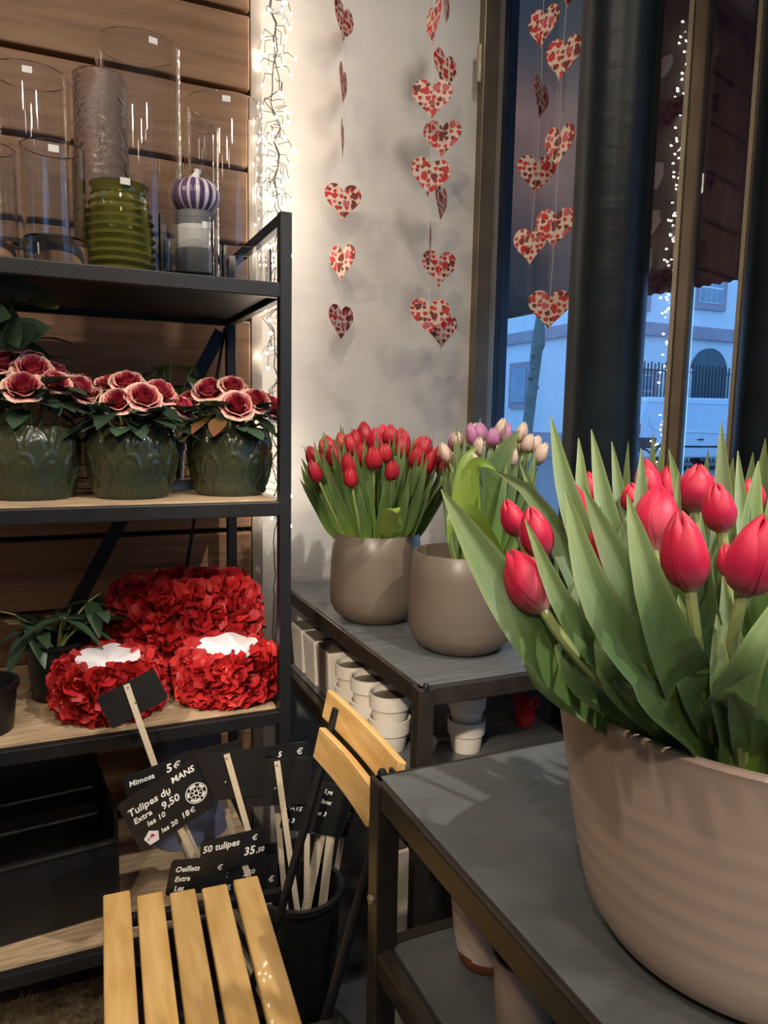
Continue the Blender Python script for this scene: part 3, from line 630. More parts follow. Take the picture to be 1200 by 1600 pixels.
# ================================================================== RED RUFFLED BASKETS (third shelf)
Z3 = LV[2] + 0.001
def ruffled(cx, cy, rx, ry, h, n, label, seed, liner=True, open_=0.55, psz=0.027):
    rnd = random.Random(seed); g = thing('ruffled_basket', label, 'basket', (cx, cy, Z3), group='red ruffled baskets on the third shelf')
    C = Vector((cx, cy, Z3)); b = MB()
    prof = [(0.001, 0.004), (.72, 0.004), (.86, h * .3), (.86, h * .75), (.70, h * .88), (.58, h * .86), (.55, h * .35), (.001, h * .32)]
    vs = []; n_ = 36
    for r_, z in prof:
        for k in range(n_): a = 2 * PI * k / n_; vs.append(C + Vector((rx * r_ * math.cos(a), ry * r_ * math.sin(a), z)))
    fs = [(j * n_ + k, j * n_ + (k + 1) % n_, (j + 1) * n_ + (k + 1) % n_, (j + 1) * n_ + k) for j in range(len(prof) - 1) for k in range(n_)]
    b.add(vs, fs); b.build('basket', M['ruffle'], g, smooth=True)
    b = MB()
    for i in range(n):
        a = rnd.uniform(0, 2 * PI); ph = rnd.uniform(-.05, 1.0)
        # ring cross-section: outer wall then over the top
        th = -0.9 + ph * (2.25 if liner else 2.9)
        cr = 0.76; tr = 0.24
        nrm = Vector((math.cos(th) * math.cos(a), math.cos(th) * math.sin(a), math.sin(th)))
        p = C + Vector(((cr + tr * math.cos(th)) * rx * math.cos(a), (cr + tr * math.cos(th)) * ry * math.sin(a), h * .5 + h * .5 * math.sin(th)))
        d = (nrm + Vector((rnd.gauss(0, .5), rnd.gauss(0, .5), rnd.gauss(0, .4)))).normalized()
        t = d.cross(Vector((rnd.gauss(0, 1), rnd.gauss(0, 1), rnd.gauss(0, 1)))).normalized(); s = d.cross(t); L_ = psz * rnd.uniform(.7, 1.4); ph1 = rnd.uniform(0, 6)
        p = Vector((p.x, p.y, max(p.z, Z3 + L_ * .55)))
        def f(u, v):
            uu = (u - .5) * 2; w = L_ * .75 * math.sin(PI * (0.18 + v * .62)); q = p + t * (uu * w) + d * (L_ * (v - .25)) + s * (L_ * .22 * math.sin(uu * 3 + ph1 + v * 2))
            return Vector((q.x, q.y, max(q.z, Z3 + 0.001)))
        b.grid(f, 4, 3)
    o = b.build('ruffle', M['ruffle'], g, smooth=True); o['kind'] = 'stuff'
    if liner:
        b = MB()
        def f(u, v):
            a = u * 2 * PI; rr = .70 * (1 - v) ; return C + Vector((rx * rr * (1 + .04 * math.sin(a * 3)) * math.cos(a), ry * rr * math.sin(a), h * (1.15 - .12 * math.sin(v * PI / 2)) + 0.003 * math.sin(a * 6) * (1 - v) + .010 * math.sin(a)))
        b.grid(f, 48, 6); b.build('paper_liner', M['paper'], g, smooth=True)
    else:
        b = MB(); b.tube([C + Vector((rx * .62 * math.cos(k / 36 * 2 * PI), ry * .62 * math.sin(k / 36 * 2 * PI), h * .97)) for k in range(37)], 0.006, 6); b.build('rim', M['wicker'], g, smooth=True)
ruffled(0.075, 1.42, 0.082, 0.080, 0.085, 480, 'small red ruffled basket with white liner behind the tilted black sign', 1)
ruffled(0.298, 1.415, 0.086, 0.078, 0.085, 480, 'small red ruffled basket with white liner beside the right shelf post', 2)
ruffled(0.248, 1.625, 0.146, 0.086, 0.175, 900, 'large red ruffled basket at the back of the third shelf', 3, False, psz=0.034)
c = atZ(60, 1090, Z3)
foliage('potted_plant', (-0.012, 1.53, Z3), 40, 0.20, 0.095, M['roseleaf'], 'trailing green plant in a black pot left of the red baskets', 'plant', 9, W=0.034, L=0.085, potr=0.058, stems=8, poth=0.105)
b = MB(); b.lathe([(0.001, 0), (.05, 0), (.058, .075), (.062, .075), (.062, .085), (.054, .085), (.048, .02), (.001, .02)], 32, (-0.135, 1.40, Z3)); tag(b.build('plant_pot', M['blackplastic'], None, smooth=True), 'small black pot in the front left corner of the third shelf', 'pot')

# ================================================================== BLACK CRATE (bottom shelf)
Z4 = LV[3] + 0.001
cr = thing('crate', 'black plastic crate with a handle slot on the bottom shelf', 'crate', (-0.13, 1.49, Z4), (0, 0, 0.10))
def crate_part(name, c, d, m='blackplastic'):
    b = MB(); b.box((0, 0, 0), d); o = link(name, b.mesh(name, M[m]), cr); o.location = c
    md = o.modifiers.new('b', 'BEVEL'); md.width = .004; md.segments = 2; return o
W_, D_, H_ = 0.40, 0.22, 0.20
crate_part('base', (0, 0, .006), (W_, D_, .012)); crate_part('side', (0, -D_ / 2, H_ * .37), (W_, .008, H_ * .74)); crate_part('side', (0, D_ / 2, H_ / 2 + .03), (W_, .008, H_ + .06))
crate_part('side', (-W_ / 2, 0, H_ / 2), (.008, D_, H_)); crate_part('side', (W_ / 2, 0, H_ / 2), (.008, D_, H_)); crate_part('lip', (0, -D_ / 2 - .003, H_ * .74), (W_, .014, .008))
crate_part('flap', (0.0, -.02, H_ * .86), (W_ * .9, .05, .01)); crate_part('flap', (0.0, .05, H_ * .94), (W_ * .9, .03, .012))
# blue-grey bag lying at the back of the bottom shelf
b = MB(); c = Vector((0.245, 1.62, Z4))
def f(u, v):
    a = u * 2 * PI; t = v * PI / 2; k = 1 + .08 * math.sin(a * 3 + 1); return (c.x + .085 * k * math.cos(a) * math.cos(t), c.y + .06 * k * math.sin(a) * math.cos(t), Z4 + .34 * math.sin(t) ** .8 * (1 + .05 * math.sin(5 * a)))
b.grid(f, 32, 14); tag(b.build('cloth_bag', M['blue'], None, smooth=True), 'blue-grey cloth bag at the back of the bottom shelf', 'bag')

# ================================================================== TABLES
def table(x0, x1, y0, y1, label, tiles, top=0.78, low=0.556):
    g = thing('display_table', label, 'table', ((x0 + x1) / 2, (y0 + y1) / 2, 0), group='black steel display tables with slate tops')
    P = 0.030
    for x in (x0 + P / 2, x1 - P / 2):
        for y in (y0 + P / 2, y1 - P / 2):
            b = MB(); b.box((x, y, (top - .002) / 2), (P, P, top - .002)); b.build('leg', M['steel'], g, bevel=.003)
    for zz, th in ((top - .018, .034), (low - .018, .034)):
        for y in (y0 + P / 2 - .002, y1 - P / 2 + .002):
            b = MB(); b.box(((x0 + x1) / 2, y, zz), (x1 - x0 - .004, P * .7, th)); b.build('rail', M['steel'], g, bevel=.003)
        for x in (x0 + P / 2 - .002, x1 - P / 2 + .002):
            b = MB(); b.box((x, (y0 + y1) / 2, zz), (P * .7, y1 - y0 - .004, th)); b.build('rail', M['steel'], g, bevel=.003)
    n = tiles
    for i in range(n):
        ya = y0 + .012 + (y1 - y0 - .024) * i / n; yb = y0 + .012 + (y1 - y0 - .024) * (i + 1) / n
        b = MB(); b.box(((x0 + x1) / 2, (ya + yb) / 2, top - .004), (x1 - x0 - .020, yb - ya - .0012, .010)); b.build('tabletop', M['slate'], g, bevel=.001)
    b = MB(); b.box(((x0 + x1) / 2, (y0 + y1) / 2, low - .004), (x1 - x0 - .05, y1 - y0 - .05, .010)); b.build('lower_shelf', M['slate'], g)
    for (xx, yy) in ((x0, y1 - .015), (x0, y0 + .015)):
        b = MB(); b.tube([(xx - .004, yy, .62), (xx + .001, yy, .62)], .006, 10); b.build('bolt', M['framelight'], g)
    for (xx, yy) in ((x0 + .015, y0 + .004), (x0 + .015, y1 - .006)):
        b = MB(); b.lathe([(.001, .007), (.004, .006), (.006, .002), (.006, -.004)], 12, (xx, yy, top)); b.build('cap', M['black'], g, smooth=True)
    return g
table(0.345, 0.86, -0.12, 0.805, 'nearest black steel table with a grey slate top, holding the big beige pot', 1)
table(0.535, 1.00, 1.045, 1.90, 'black steel table against the white wall, holding the two taupe pots', 1)

# ---- planters under the far table
LZ = 0.556
def sqplanter(x, y, label, w=0.095, h=0.118):
    g = thing('square_planter', label, 'planter', (x, y, LZ), group='white planters under the far table'); b = MB()
    b.box((x, y, LZ + h / 2), (w, w, h), taper=.84); b.build('body', M['white'], g, bevel=.004)
    b = MB(); b.box((x, y, LZ + h + .001), (w - .012, w - .012, .004)); b.build('soil', M['greypot'], g)
sqplanter(0.612, 1.622, 'white square planter nearest the round white pots, under the far table')
sqplanter(0.612, 1.726, 'white square planter in the middle of its row, under the far table')
sqplanter(0.612, 1.828, 'white square planter closest to the wall, under the far table')
def rndpot(px, py, z, label, r=0.034, h=0.065):
    c = atZ(px, py, z); c += Vector((0.0, r, 0)); g = thing('round_pot', label, 'pot', (c.x, c.y, z), group='stacked round white pots under the far table')
    b = MB(); b.lathe([(0.001, 0), (r * .82, 0), (r * .86, .004), (r * .93, h * .55), (r * 1.05, h * .56), (r * 1.1, h), (r * .98, h), (r * .9, h * .6), (r * .8, .006), (.001, .006)], 40, c); b.build('body', M['white'], g, smooth=True)
    b = MB(); b.lathe([(.001, h - .012), (r * .97, h - .012), (r * .97, h - .009), (.001, h - .009)], 24, c); b.build('soil', M['soil'], g)
    return c
rows = [(0.600, 1.500), (0.600, 1.405), (0.602, 1.305)]
names = ['farthest', 'middle', 'nearest']
for (x, y), nm in zip(rows, names):
    for k in range(2):
        if nm == 'farthest' and k == 1: pass
        g = thing('round_pot', '%s white round pot of the %s stack, behind the chair back' % (('lower', 'upper')[k], nm), 'pot', (x, y, LZ + .001 + k * .052), group='stacked round white pots under the far table')
        c = g.location; r, h = .041, .066
        b = MB(); b.lathe([(0.001, 0), (r * .78, 0), (r * .82, .004), (r * .90, h * .5), (r * 1.02, h * .56), (r * 1.06, h), (r * .96, h), (r * .88, h * .6), (r * .76, .006), (.001, .006)], 40, c); b.build('body', M['white'], g, smooth=True)
        if k: b = MB(); b.lathe([(.001, h - .014), (r * .90, h - .014), (r * .90, h - .011), (.001, h - .011)], 24, c); b.build('soil', M['greypot'], g)
for k in range(2):
    c = Vector((0.745, 1.24, LZ + .001 + k * .052)); r, h = .037, .066
    g = thing('round_pot', '%s white round pot of the stack right of the far table leg' % ('lower', 'upper')[k], 'pot', c, group='stacked round white pots under the far table')
    b = MB(); b.lathe([(0.001, 0), (r * .78, 0), (r * .82, .004), (r * .90, h * .5), (r * 1.02, h * .56), (r * 1.06, h), (r * .96, h), (r * .88, h * .6), (r * .76, .006), (.001, .006)], 40, c); b.build('body', M['white'], g, smooth=True)
    if k: b = MB(); b.lathe([(.001, h - .014), (r * .90, h - .014), (r * .90, h - .011), (.001, h - .011)], 24, c); b.build('soil', M['terra'], g)
b = MB(); c = Vector((0.93, 1.30, LZ + .001))
for k in range(14):
    a = 2 * PI * k / 14
    def f(u, v): uu = (u - .5) * 2; return c + Vector((math.cos(a) * .03 * v - math.sin(a) * uu * .01, math.sin(a) * .03 * v + math.cos(a) * uu * .01, .02 + .035 * v + .008 * math.sin(uu * 3)))
    b.grid(f, 3, 3)
b.lathe([(.001, 0), (.02, 0), (.024, .025), (.001, .03)], 16, c); tag(b.build('paper_rosette', M['red'], None, smooth=True), 'small red and white rosette in the dark under the far table', 'decoration')

# ================================================================== TAUPE POTS
def bowlpot(cx, cy, r, h, name, label, m, parent_z=0.7815, rimr=None, neck=1.0):
    g = thing(name, label, 'pot', (cx, cy, parent_z)); rr = rimr or r * .93
    prof = [(0.001, .006), (r * .55, .004), (r * .60, 0), (r * .66, 0.002), (r * .74, h * .035), (r * .90, h * .11), (r * .975, h * .19), (r, h * .30), (r * .995, h * .5), (r * .97, h * .75), (rr, h - .002), (rr - .002, h), (rr - .006, h), (rr - .007, h - .004), (r * .93, h * .6), (r * .93, h * .3), (r * .8, h * .12), (.001, h * .08)]
    b = MB(); b.lathe(prof, 72, (cx, cy, parent_z)); o = b.build('body', M[m], g, smooth=True)
    return g
TB = 0.7815
bowlpot(0.640, 1.475, 0.102, 0.195, 'taupe_pot', 'taupe ceramic pot of red tulips, farther back on the far table', 'greypot')
bowlpot(0.712, 1.220, 0.103, 0.192, 'taupe_pot', 'taupe ceramic pot at the front of the far table, its left half empty', 'greypot')

# ================================================================== TULIPS
def petal(b, a0, r, L, aw=1.15, k=1.0, tipin=0.22, nu=6, nv=9, phase=0.0):
    RP = [(0, .16), (.06, .50), (.16, .80), (.30, .97), (.45, 1.0), (.62, .91), (.78, .70), (.90, .43), (1, tipin)]
    def interp(v):
        for (x0, y0), (x1, y1) in zip(RP, RP[1:]):
            if v <= x1: t = (v - x0) / (x1 - x0); t = t; return y0 + (y1 - y0) * t
        return RP[-1][1]
    def f(u, v):
        uu = (u - .5) * 2
        wv_ = (math.sin(PI * (0.10 + 0.90 * v)) ** 0.55 if v < 0.999 else 0) * (1 - 0.15 * v)
        a = a0 + uu * aw * max(wv_, 0.02); rr = r * k * interp(v) * (1 - 0.05 * uu * uu + 0.035 * math.exp(-(uu / .18) ** 2))
        return Vector((rr * math.cos(a), rr * math.sin(a), L * (v - .06 * uu * uu * v)))
    b.grid(f, nu, nv, lambda u, v: min(1, v * 1.15 + 0.0))
    return b
def bloom_meshes(m, r=0.0165, L=0.055, tipin=.13):
    core = MB()
    for j in range(3): petal(core, PI / 3 + 2 * PI * j / 3, r, L * 1.0, k=.93, tipin=tipin)
    outer = MB(); petal(outer, 0, r, L * .99, k=1.04, aw=1.0, tipin=tipin * 1.2)
    return core.mesh('bloom', m, True), outer.mesh('petal', m, True)
def bloom_full(m, r=0.0165, L=0.055, tipin=.13, nu=4, nv=6):
    b = MB()
    for j in range(3): petal(b, PI / 3 + 2 * PI * j / 3, r, L, k=.93, tipin=tipin, nu=nu, nv=nv)
    for j in range(3): petal(b, 2 * PI * j / 3, r, L * .98, k=1.04, aw=1.0, tipin=tipin * 1.3, nu=nu, nv=nv)
    return b.mesh('bloom', m, True)
BC = {k: bloom_meshes(M[k]) for k in ('tulip_red',)}
BF = {k: bloom_full(M[k]) for k in ('tulip_red', 'tulip_deep', 'tulip_coral', 'tulip_cream', 'tulip_lilac')}
def bez(p0, p1, p2, t): return p0.lerp(p1, t).lerp(p1.lerp(p2, t), t)
def leaf_path(parent, fn, W, face, m='leaf', nu=4, nv=10, fold=0.35, twist=0.0, name='leaf', wmax=.35):
    face = Vector(face).normalized(); b = MB()
    def f(u, v):
        uu = (u - .5) * 2; p = fn(v); t = (fn(min(1, v + .02)) - fn(max(0, v - .02))).normalized(); side = t.cross(face)
        if side.length < 1e-3: side = t.orthogonal()
        side.normalize(); n = side.cross(t)
        if twist: q = Matrix.Rotation(twist * v, 3, t); side = q @ side; n = q @ n
        x = max(0.0, (v - wmax) / (1 - wmax)); w = W / 2 * ((0.42 + 0.58 * math.sin(min(1, v / wmax) * PI / 2)) if v < wmax else (1 - x) ** .85 * (1 + .30 * x)) + 0.0004
        return p + side * (uu * w * (1 + .05 * math.sin(v * 9 + uu))) + n * (-fold * w * (1 - abs(uu)) + .06 * w * math.sin(v * 8) * uu)
    b.grid(f, nu, nv, lambda u, v: v * .9 + (0.2 if abs(u - .5) > .45 else 0)); return b.build(name, M[m], parent, smooth=180)
def leaf_part(parent, p0, pm, p2, W, face, m='leaf', nu=4, nv=10, fold=0.35, curl=0.0, name='leaf', twist=0.0):
    if isinstance(p0, (list, tuple)) and isinstance(p0[0], Vector):   # a spline through base, rim, middle and tip
        P = list(p0) + [Vector(pm), Vector(p2)]; n = len(P); E = [P[0] * 2 - P[1]] + P + [P[-1] * 2 - P[-2]]
        ds = [0]
        for a, b_ in zip(P, P[1:]): ds.append(ds[-1] + (b_ - a).length)
        def fn(v):
            d = v * ds[-1]; i = 0
            while i < n - 2 and d > ds[i + 1]: i += 1
            t = (d - ds[i]) / (ds[i + 1] - ds[i]); a, b_, c, e = E[i], E[i + 1], E[i + 2], E[i + 3]
            return .5 * (2 * b_ + (c - a) * t + (2 * a - 5 * b_ + 4 * c - e) * t * t + (3 * b_ - a - 3 * c + e) * t ** 3)
        return leaf_path(parent, fn, W, face, m, nu, nv, fold, twist, name, wmax=.42)
    p0, pm, p2 = Vector(p0), Vector(pm), Vector(p2); c1 = pm * 2 - (p0 + p2) / 2
    return leaf_path(parent, lambda v: bez(p0, c1, p2, v), W, face, m, nu, nv, fold, twist, name)
def tulip(base, neck, axis, L, r, label, group, col='tulip_red', detail=False, leaves=(), bow=None, spin=None, srad=0.0032, via=None):
    base, neck, axis = Vector(base), Vector(neck), Vector(axis).normalized()
    g = thing('tulip', label, 'tulip', base, group=group)
    c = neck - axis * (neck - base).length * 0.45
    path = [bez(base, c, neck, t / 7) for t in range(8)]
    if via is not None:
        c = neck - axis * (neck - via).length * 0.38; path = [base, base.lerp(via, .6)] + [bez(via, c, neck, t / 8) for t in range(9)]
    b = MB(); b.tube(path, srad, 8); b.build('stem', M['stem'], g, smooth=True)
    q = axis.to_track_quat('Z', 'Y'); sp = random.uniform(0, 2) if spin is None else spin
    if detail:
        core, out = BC[col]
        o = link('bloom', core, g)
        for j in range(3): p_ = link('petal', out, o); p_.rotation_euler = (0, 0, 2 * PI * j / 3)
    else: o = link('bloom', BF[col], g)
    o.location = neck - base - axis * .001; o.rotation_mode = 'QUATERNION'; o.rotation_quaternion = q @ __import__('mathutils').Quaternion((0, 0, 1), sp); o.rotation_mode = 'XYZ'
    o.scale = (r / .0165, r / .0165, L / .055)
    for lf in leaves: leaf_part(g, *lf)
    return g

# ---------------- the big beige pot and its tulips
PC = Vector((0.545, 0.412, TB)); PR = 0.178; PH = 0.2185; RZ = TB + PH
g = thing('beige_pot', 'big beige ceramic pot in the foreground, filled with red tulips', 'pot', PC)
prof = [(0.001, .006), (.50, .004), (.58, 0), (.66, .002), (.74, .012), (.805, .030), (.835, .050)]
prof += [(0.835 + 0.165 * ((z - .05) / (PH - .05)) ** .9, z) for z in [.05 + (PH - .055) * i / 40 for i in range(1, 41)]]
prof = [(r * PR, z) for r, z in prof] + [(PR, PH - .003), (PR - .0015, PH), (PR - .006, PH), (PR - .008, PH - .004), (PR * .9, PH * .5), (PR * .78, .03), (.001, .02)]
prof = [(r + (0.00022 * math.sin(z * 2 * PI / .021) if .03 < z < PH - .05 and i < 47 else 0), z) for i, (r, z) in enumerate(prof)]
b = MB(); b.lathe(prof, 96, PC); b.build('body', M['pinkpot'], g, smooth=True)
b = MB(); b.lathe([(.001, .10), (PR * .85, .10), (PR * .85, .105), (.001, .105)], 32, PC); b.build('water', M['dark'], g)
def rimpt(px, k=0.86, z=-0.07):
    best = None
    for i in range(180):
        a = PI + PI * i / 180 - 0.5
        p = PC + Vector((PR * math.cos(a), PR * math.sin(a), PH)); q = proj(p)
        if best is None or abs(q[0] - px) < best[0]: best = (abs(q[0] - px), a)
    a = best[1]; return PC + Vector((PR * k * math.cos(a), PR * k * math.sin(a), PH + z))
GN = 'tulips in the big beige pot'
def nearface(p): return (CAMP - Vector(p)).normalized()
def near_tulip(nx, ny, tx, ty, d, wpx, bpx, label, dt=0.0, kb=.75, leaves=(), spin=None):
    neck = atD(nx, ny, d); tip = atD(tx, ty, d + dt); L = (tip - neck).length; r = wpx * d / F / 2 / 1.04
    base = rimpt(bpx, kb * .7, -.09)
    return tulip(base, neck, tip - neck, L, r, label, GN, detail=True, leaves=leaves, spin=spin, srad=.0037, via=rimpt(bpx, min(.86, kb * 1.1), .0))
def lf(bpx, m, t, W, m_='leaf', k=.86, face=None, fold=.35, twist=0.0):
    bpt = [rimpt(bpx, k * .62, -.10), rimpt(bpx, min(.84, k * .95), -.002)]; pm = atD(*m); p2 = atD(*t); return (bpt, pm, p2, W, nearface(pm) if face is None else face, m_, 6, 16, fold, 0.0, 'leaf', twist)
near_tulip(851, 956, 794, 857, .50, 74, 985, 'red tulip leaning out lowest to the left of the beige pot, pale at its base', dt=.03, spin=1.3,
    leaves=(lf(955, (835, 985, .50), (689, 764, .57), .052, k=.9), lf(930, (858, 1045, .56), (812, 905, .60), .055, 'leaf', k=.95, twist=.3)))
near_tulip(846, 872, 828, 788, .56, 54, 1010, 'red tulip just above and behind the lowest leaning tulip', spin=.5, leaves=(lf(1030, (905, 985, .48), (820, 811, .52), .028),))
near_tulip(812, 838, 789, 778, .60, 40, 990, 'small red tulip at the far left of the beige pot bunch', leaves=(lf(960, (850, 800, .62), (772, 735, .66), .030),))
near_tulip(913, 826, 876, 738, .60, 42, 1040, 'slender red tulip tilted left, between two tall leaves', leaves=(lf(1120, (955, 975, .44), (883, 765, .50), .038), lf(1000, (905, 830, .56), (860, 650, .62), .030)))
near_tulip(948, 910, 930, 815, .50, 50, 1060, 'narrow red tulip half hidden behind the broad grey-green leaf', spin=.2, leaves=(lf(1060, (985, 925, .46), (911, 760, .52), .036),))
near_tulip(1078, 924, 1061, 795, .45, 74, 1085, 'largest red tulip in the centre front of the beige pot', spin=.9, leaves=(lf(1095, (1032, 965, .425), (980, 772, .46), .040), lf(1075, (1060, 1000, .50), (1035, 765, .52), .040)))
near_tulip(1024, 862, 1030, 756, .50, 76, 1070, 'wide red tulip directly behind the largest one', dt=.02, spin=.2, leaves=(lf(1060, (1010, 860, .56), (1002, 700, .60), .026),))
near_tulip(1085, 800, 1092, 722, .58, 62, 1100, 'highest red tulip at the top of the beige pot bunch', leaves=(lf(1100, (1130, 850, .56), (1127, 660, .60), .028),))
near_tulip(1128, 832, 1118, 750, .52, 52, 1120, 'red tulip right of the largest tulip, behind thin leaf tips', leaves=(lf(1130, (1105, 940, .46), (1095, 800, .48), .020),))
near_tulip(1161, 930, 1200, 800, .435, 84, 1135, 'red tulip at the right edge of the photo on a pale bare stem', dt=-.01, spin=.2, leaves=(lf(1110, (1158, 1060, .41), (1240, 900, .42), .034), lf(1205, (1190, 1060, .42), (1290, 830, .44), .045)))
near_tulip(1172, 800, 1175, 744, .66, 42, 1150, 'small red tulip at the back right of the beige pot', leaves=(lf(1150, (1160, 850, .6), (1153, 704, .66), .022),))
near_tulip(922, 800, 917, 734, .66, 40, 1000, 'small red tulip at the back left, almost hidden by leaves', leaves=(lf(1010, (925, 840, .6), (904, 684, .66), .026), lf(1020, (960, 850, .6), (924, 671, .66), .030)))
near_tulip(992, 800, 985, 752, .62, 40, 1040, 'small red tulip bud peeking between leaves left of centre', leaves=(lf(1040, (985, 860, .6), (956, 690, .66), .024),))
near_tulip(1136, 900, 1134, 845, .50, 30, 1120, 'tiny red tulip bud between the largest and the right edge tulip', leaves=(lf(1140, (1080, 840, .58), (1045, 702, .66), .022),))
rnd = random.Random(21)
extra = []
for i in range(15):
    a = rnd.uniform(-1.3, 2.2); rr = PR * rnd.uniform(.3, .8); base = PC + Vector((rr * math.cos(a), rr * math.sin(a), PH - .08))
    k = rnd.uniform(1.1, 1.5); neck = PC + Vector((rr * math.cos(a) * k, rr * math.sin(a) * k, PH + rnd.uniform(.08, .15))); ax = Vector((math.cos(a) * .35, math.sin(a) * .35, 1))
    if 0 < proj(neck)[0] < 1230 and (neck - CAMP).length < .55: continue
    ls = []
    for j in range(2):
        aa = a + rnd.uniform(-.9, .9); b0 = PC + Vector((rr * math.cos(aa), rr * math.sin(aa), PH - .07)); top = PC + Vector((rr * 1.35 * math.cos(aa), rr * 1.35 * math.sin(aa), PH + rnd.uniform(.14, .215)))
        md = (b0 + top) / 2 + Vector((math.cos(aa), math.sin(aa), 0)) * .012
        ls.append((b0, md, top, rnd.uniform(.022, .034), (-math.cos(aa), -math.sin(aa), .3), 'leaf', 4, 10))
    tulip(base, neck, ax, .052, rnd.uniform(.013, .017), 'red tulip in the %s of the big beige pot' % ('far back' if a > 1.2 else 'back right' if a > .3 else 'hidden right side'), GN + ', back rows', leaves=ls)
rnd = random.Random(8)
# more blades filling the front and the back, each belonging to a budless tulip shoot
for i, (bpx, m, t, W, kk) in enumerate([
        (900, (862, 985, .60), (842, 850, .64), .030, .9), (990, (900, 1060, .50), (868, 940, .52), .032, .9), (1040, (960, 1060, .47), (940, 930, .50), .036, .88),
        (1090, (1010, 1080, .455), (985, 960, .47), .036, .9), (1150, (1130, 1080, .44), (1120, 960, .46), .030, .9), (1180, (1150, 1050, .45), (1130, 900, .48), .032, .86),
        (1060, (1080, 900, .55), (1075, 730, .62), .026, .5), (960, (900, 900, .60), (835, 770, .66), .030, .7), (1000, (950, 900, .58), (880, 755, .62), .028, .6),
        (1120, (1140, 900, .52), (1140, 790, .58), .026, .6), (1150, (1170, 900, .52), (1185, 720, .6), .028, .6), (1190, (1200, 900, .5), (1210, 740, .55), .030, .6), (1075, (1060, 930, .52), (1060, 740, .56), .022, .6), (940, (870, 850, .64), (812, 722, .7), .026, .7), (1015, (980, 900, .56), (1012, 745, .62), .03, .6),
        (1130, (1085, 1060, .46), (1060, 930, .50), .04, .85), (920, (880, 1000, .56), (905, 900, .6), .04, .9), (1030, (1000, 1000, .52), (1000, 850, .56), .036, .7), (1090, (1100, 1000, .54), (1110, 850, .56), .036, .7)]):
    bpt = rimpt(bpx, kk * .62, -.10); g = thing('tulip_shoot', 'bloomless leafy tulip shoot in the beige pot, %s' % (('near the front rim' if kk > .8 else 'deeper inside') + (' at the left' if bpx < 1000 else ' in the middle' if bpx < 1100 else ' at the right')), 'tulip', bpt, group='leafy shoots in the big beige pot')
    leaf_part(g, [rimpt(bpx, kk * .62, -.10), rimpt(bpx, min(.84, kk * .95), -.002)], atD(*m), atD(*t), W, nearface(atD(*m)) + Vector((rnd.uniform(-.5, .5), rnd.uniform(-.4, .4), 0)), 'leaf', 6, 16)
    b = MB(); q = rimpt(bpx, min(.84, kk * .95) - .06, .0); b.tube([bpt, bpt.lerp(q, .5), q], .003, 6); b.build('stem', M['stem'], g, smooth=True)

# ---------------- red tulips in the farther taupe pot
def bunch(center, rimz, rbase, rtop, zlo, zhi, n, cols, label, group, seed, lean=(0, 0), lw=(.020, .034), nleaf=3, r=.0168, L=.053, leafz=(.0, .05)):
    rnd = random.Random(seed); ga = PI * (3 - math.sqrt(5))
    for i in range(n):
        t = math.sqrt((i + .5) / n); a = i * ga + rnd.uniform(-.2, .2); ca, sa = math.cos(a), math.sin(a)
        base = center + Vector((rbase * t * ca, rbase * t * sa, rimz - .05 - center.z)); top = center + Vector((lean[0] + rtop * t * ca, lean[1] + rtop * t * sa * .9, (zhi - (zhi - zlo) * t ** 2.5) + rnd.uniform(-.012, .008) - center.z))
        ax = Vector((ca * t * .55 + lean[0], sa * t * .55 + lean[1], 1)); ls = []
        for j in range(nleaf):
            aa = a + rnd.uniform(-.8, .8); tt = min(1.05, t + rnd.uniform(-.1, .2)); b0 = center + Vector((rbase * tt * math.cos(aa), rbase * tt * math.sin(aa), rimz - .04 - center.z))
            e = center + Vector((lean[0] + rtop * tt * 1.08 * math.cos(aa), lean[1] + rtop * tt * 1.0 * math.sin(aa), zhi + rnd.uniform(-.03, .055) - .05 * tt ** 3 - center.z))
            md = b0.lerp(e, .5) + Vector((math.cos(aa), math.sin(aa), -.2)) * rnd.uniform(.0, .012)
            ls.append((b0, md, e, rnd.uniform(*lw), (math.cos(aa) * .5 + rnd.uniform(-.5, .5), math.sin(aa) * .3 - .8 + rnd.uniform(-.3, .3), .3), 'leaf', 2, 7))
        ck = cols[rnd.randrange(len(cols))]
        if ck == 'tulip_coral' and (sa < .2 or t < .3): ck = 'tulip_deep'
        where = ('in the middle of the bunch' if t < .45 else 'at the left side of the bunch' if ca < -.6 else 'at the right side of the bunch' if ca > .6 else 'in the front row of the bunch' if sa < 0 else 'in the back row of the bunch')
        tulip(base, top, ax, L * rnd.uniform(.85, 1.1), r * rnd.uniform(.85, 1.1), label % (CN[ck], where), group, ck, leaves=ls, srad=.0028)
CN = {'tulip_red': 'pinkish red', 'tulip_deep': 'deep red', 'tulip_coral': 'coral', 'tulip_cream': 'pale cream', 'tulip_lilac': 'lilac'}
C1 = Vector((0.640, 1.475, TB))
bunch(C1, TB + .195, .060, .155, 1.095, 1.165, 42, ['tulip_deep', 'tulip_red', 'tulip_deep', 'tulip_coral'], '%s tulip %s in the farther taupe pot', 'red tulips in the farther taupe pot', 31)
# the bent leaf hanging over its rim
bb = atD(612, 822, 1.46); g = thing('tulip_leaf', 'bright green folded leaf bent down over the rim of the farther taupe pot', 'leaf', bb)
leaf_part(g, C1 + Vector((.0, -.05, .17)), atD(612, 795, 1.40), atD(628, 824, 1.385), .035, (0, 0, 1), 'leaf_lime', 4, 12, .1)
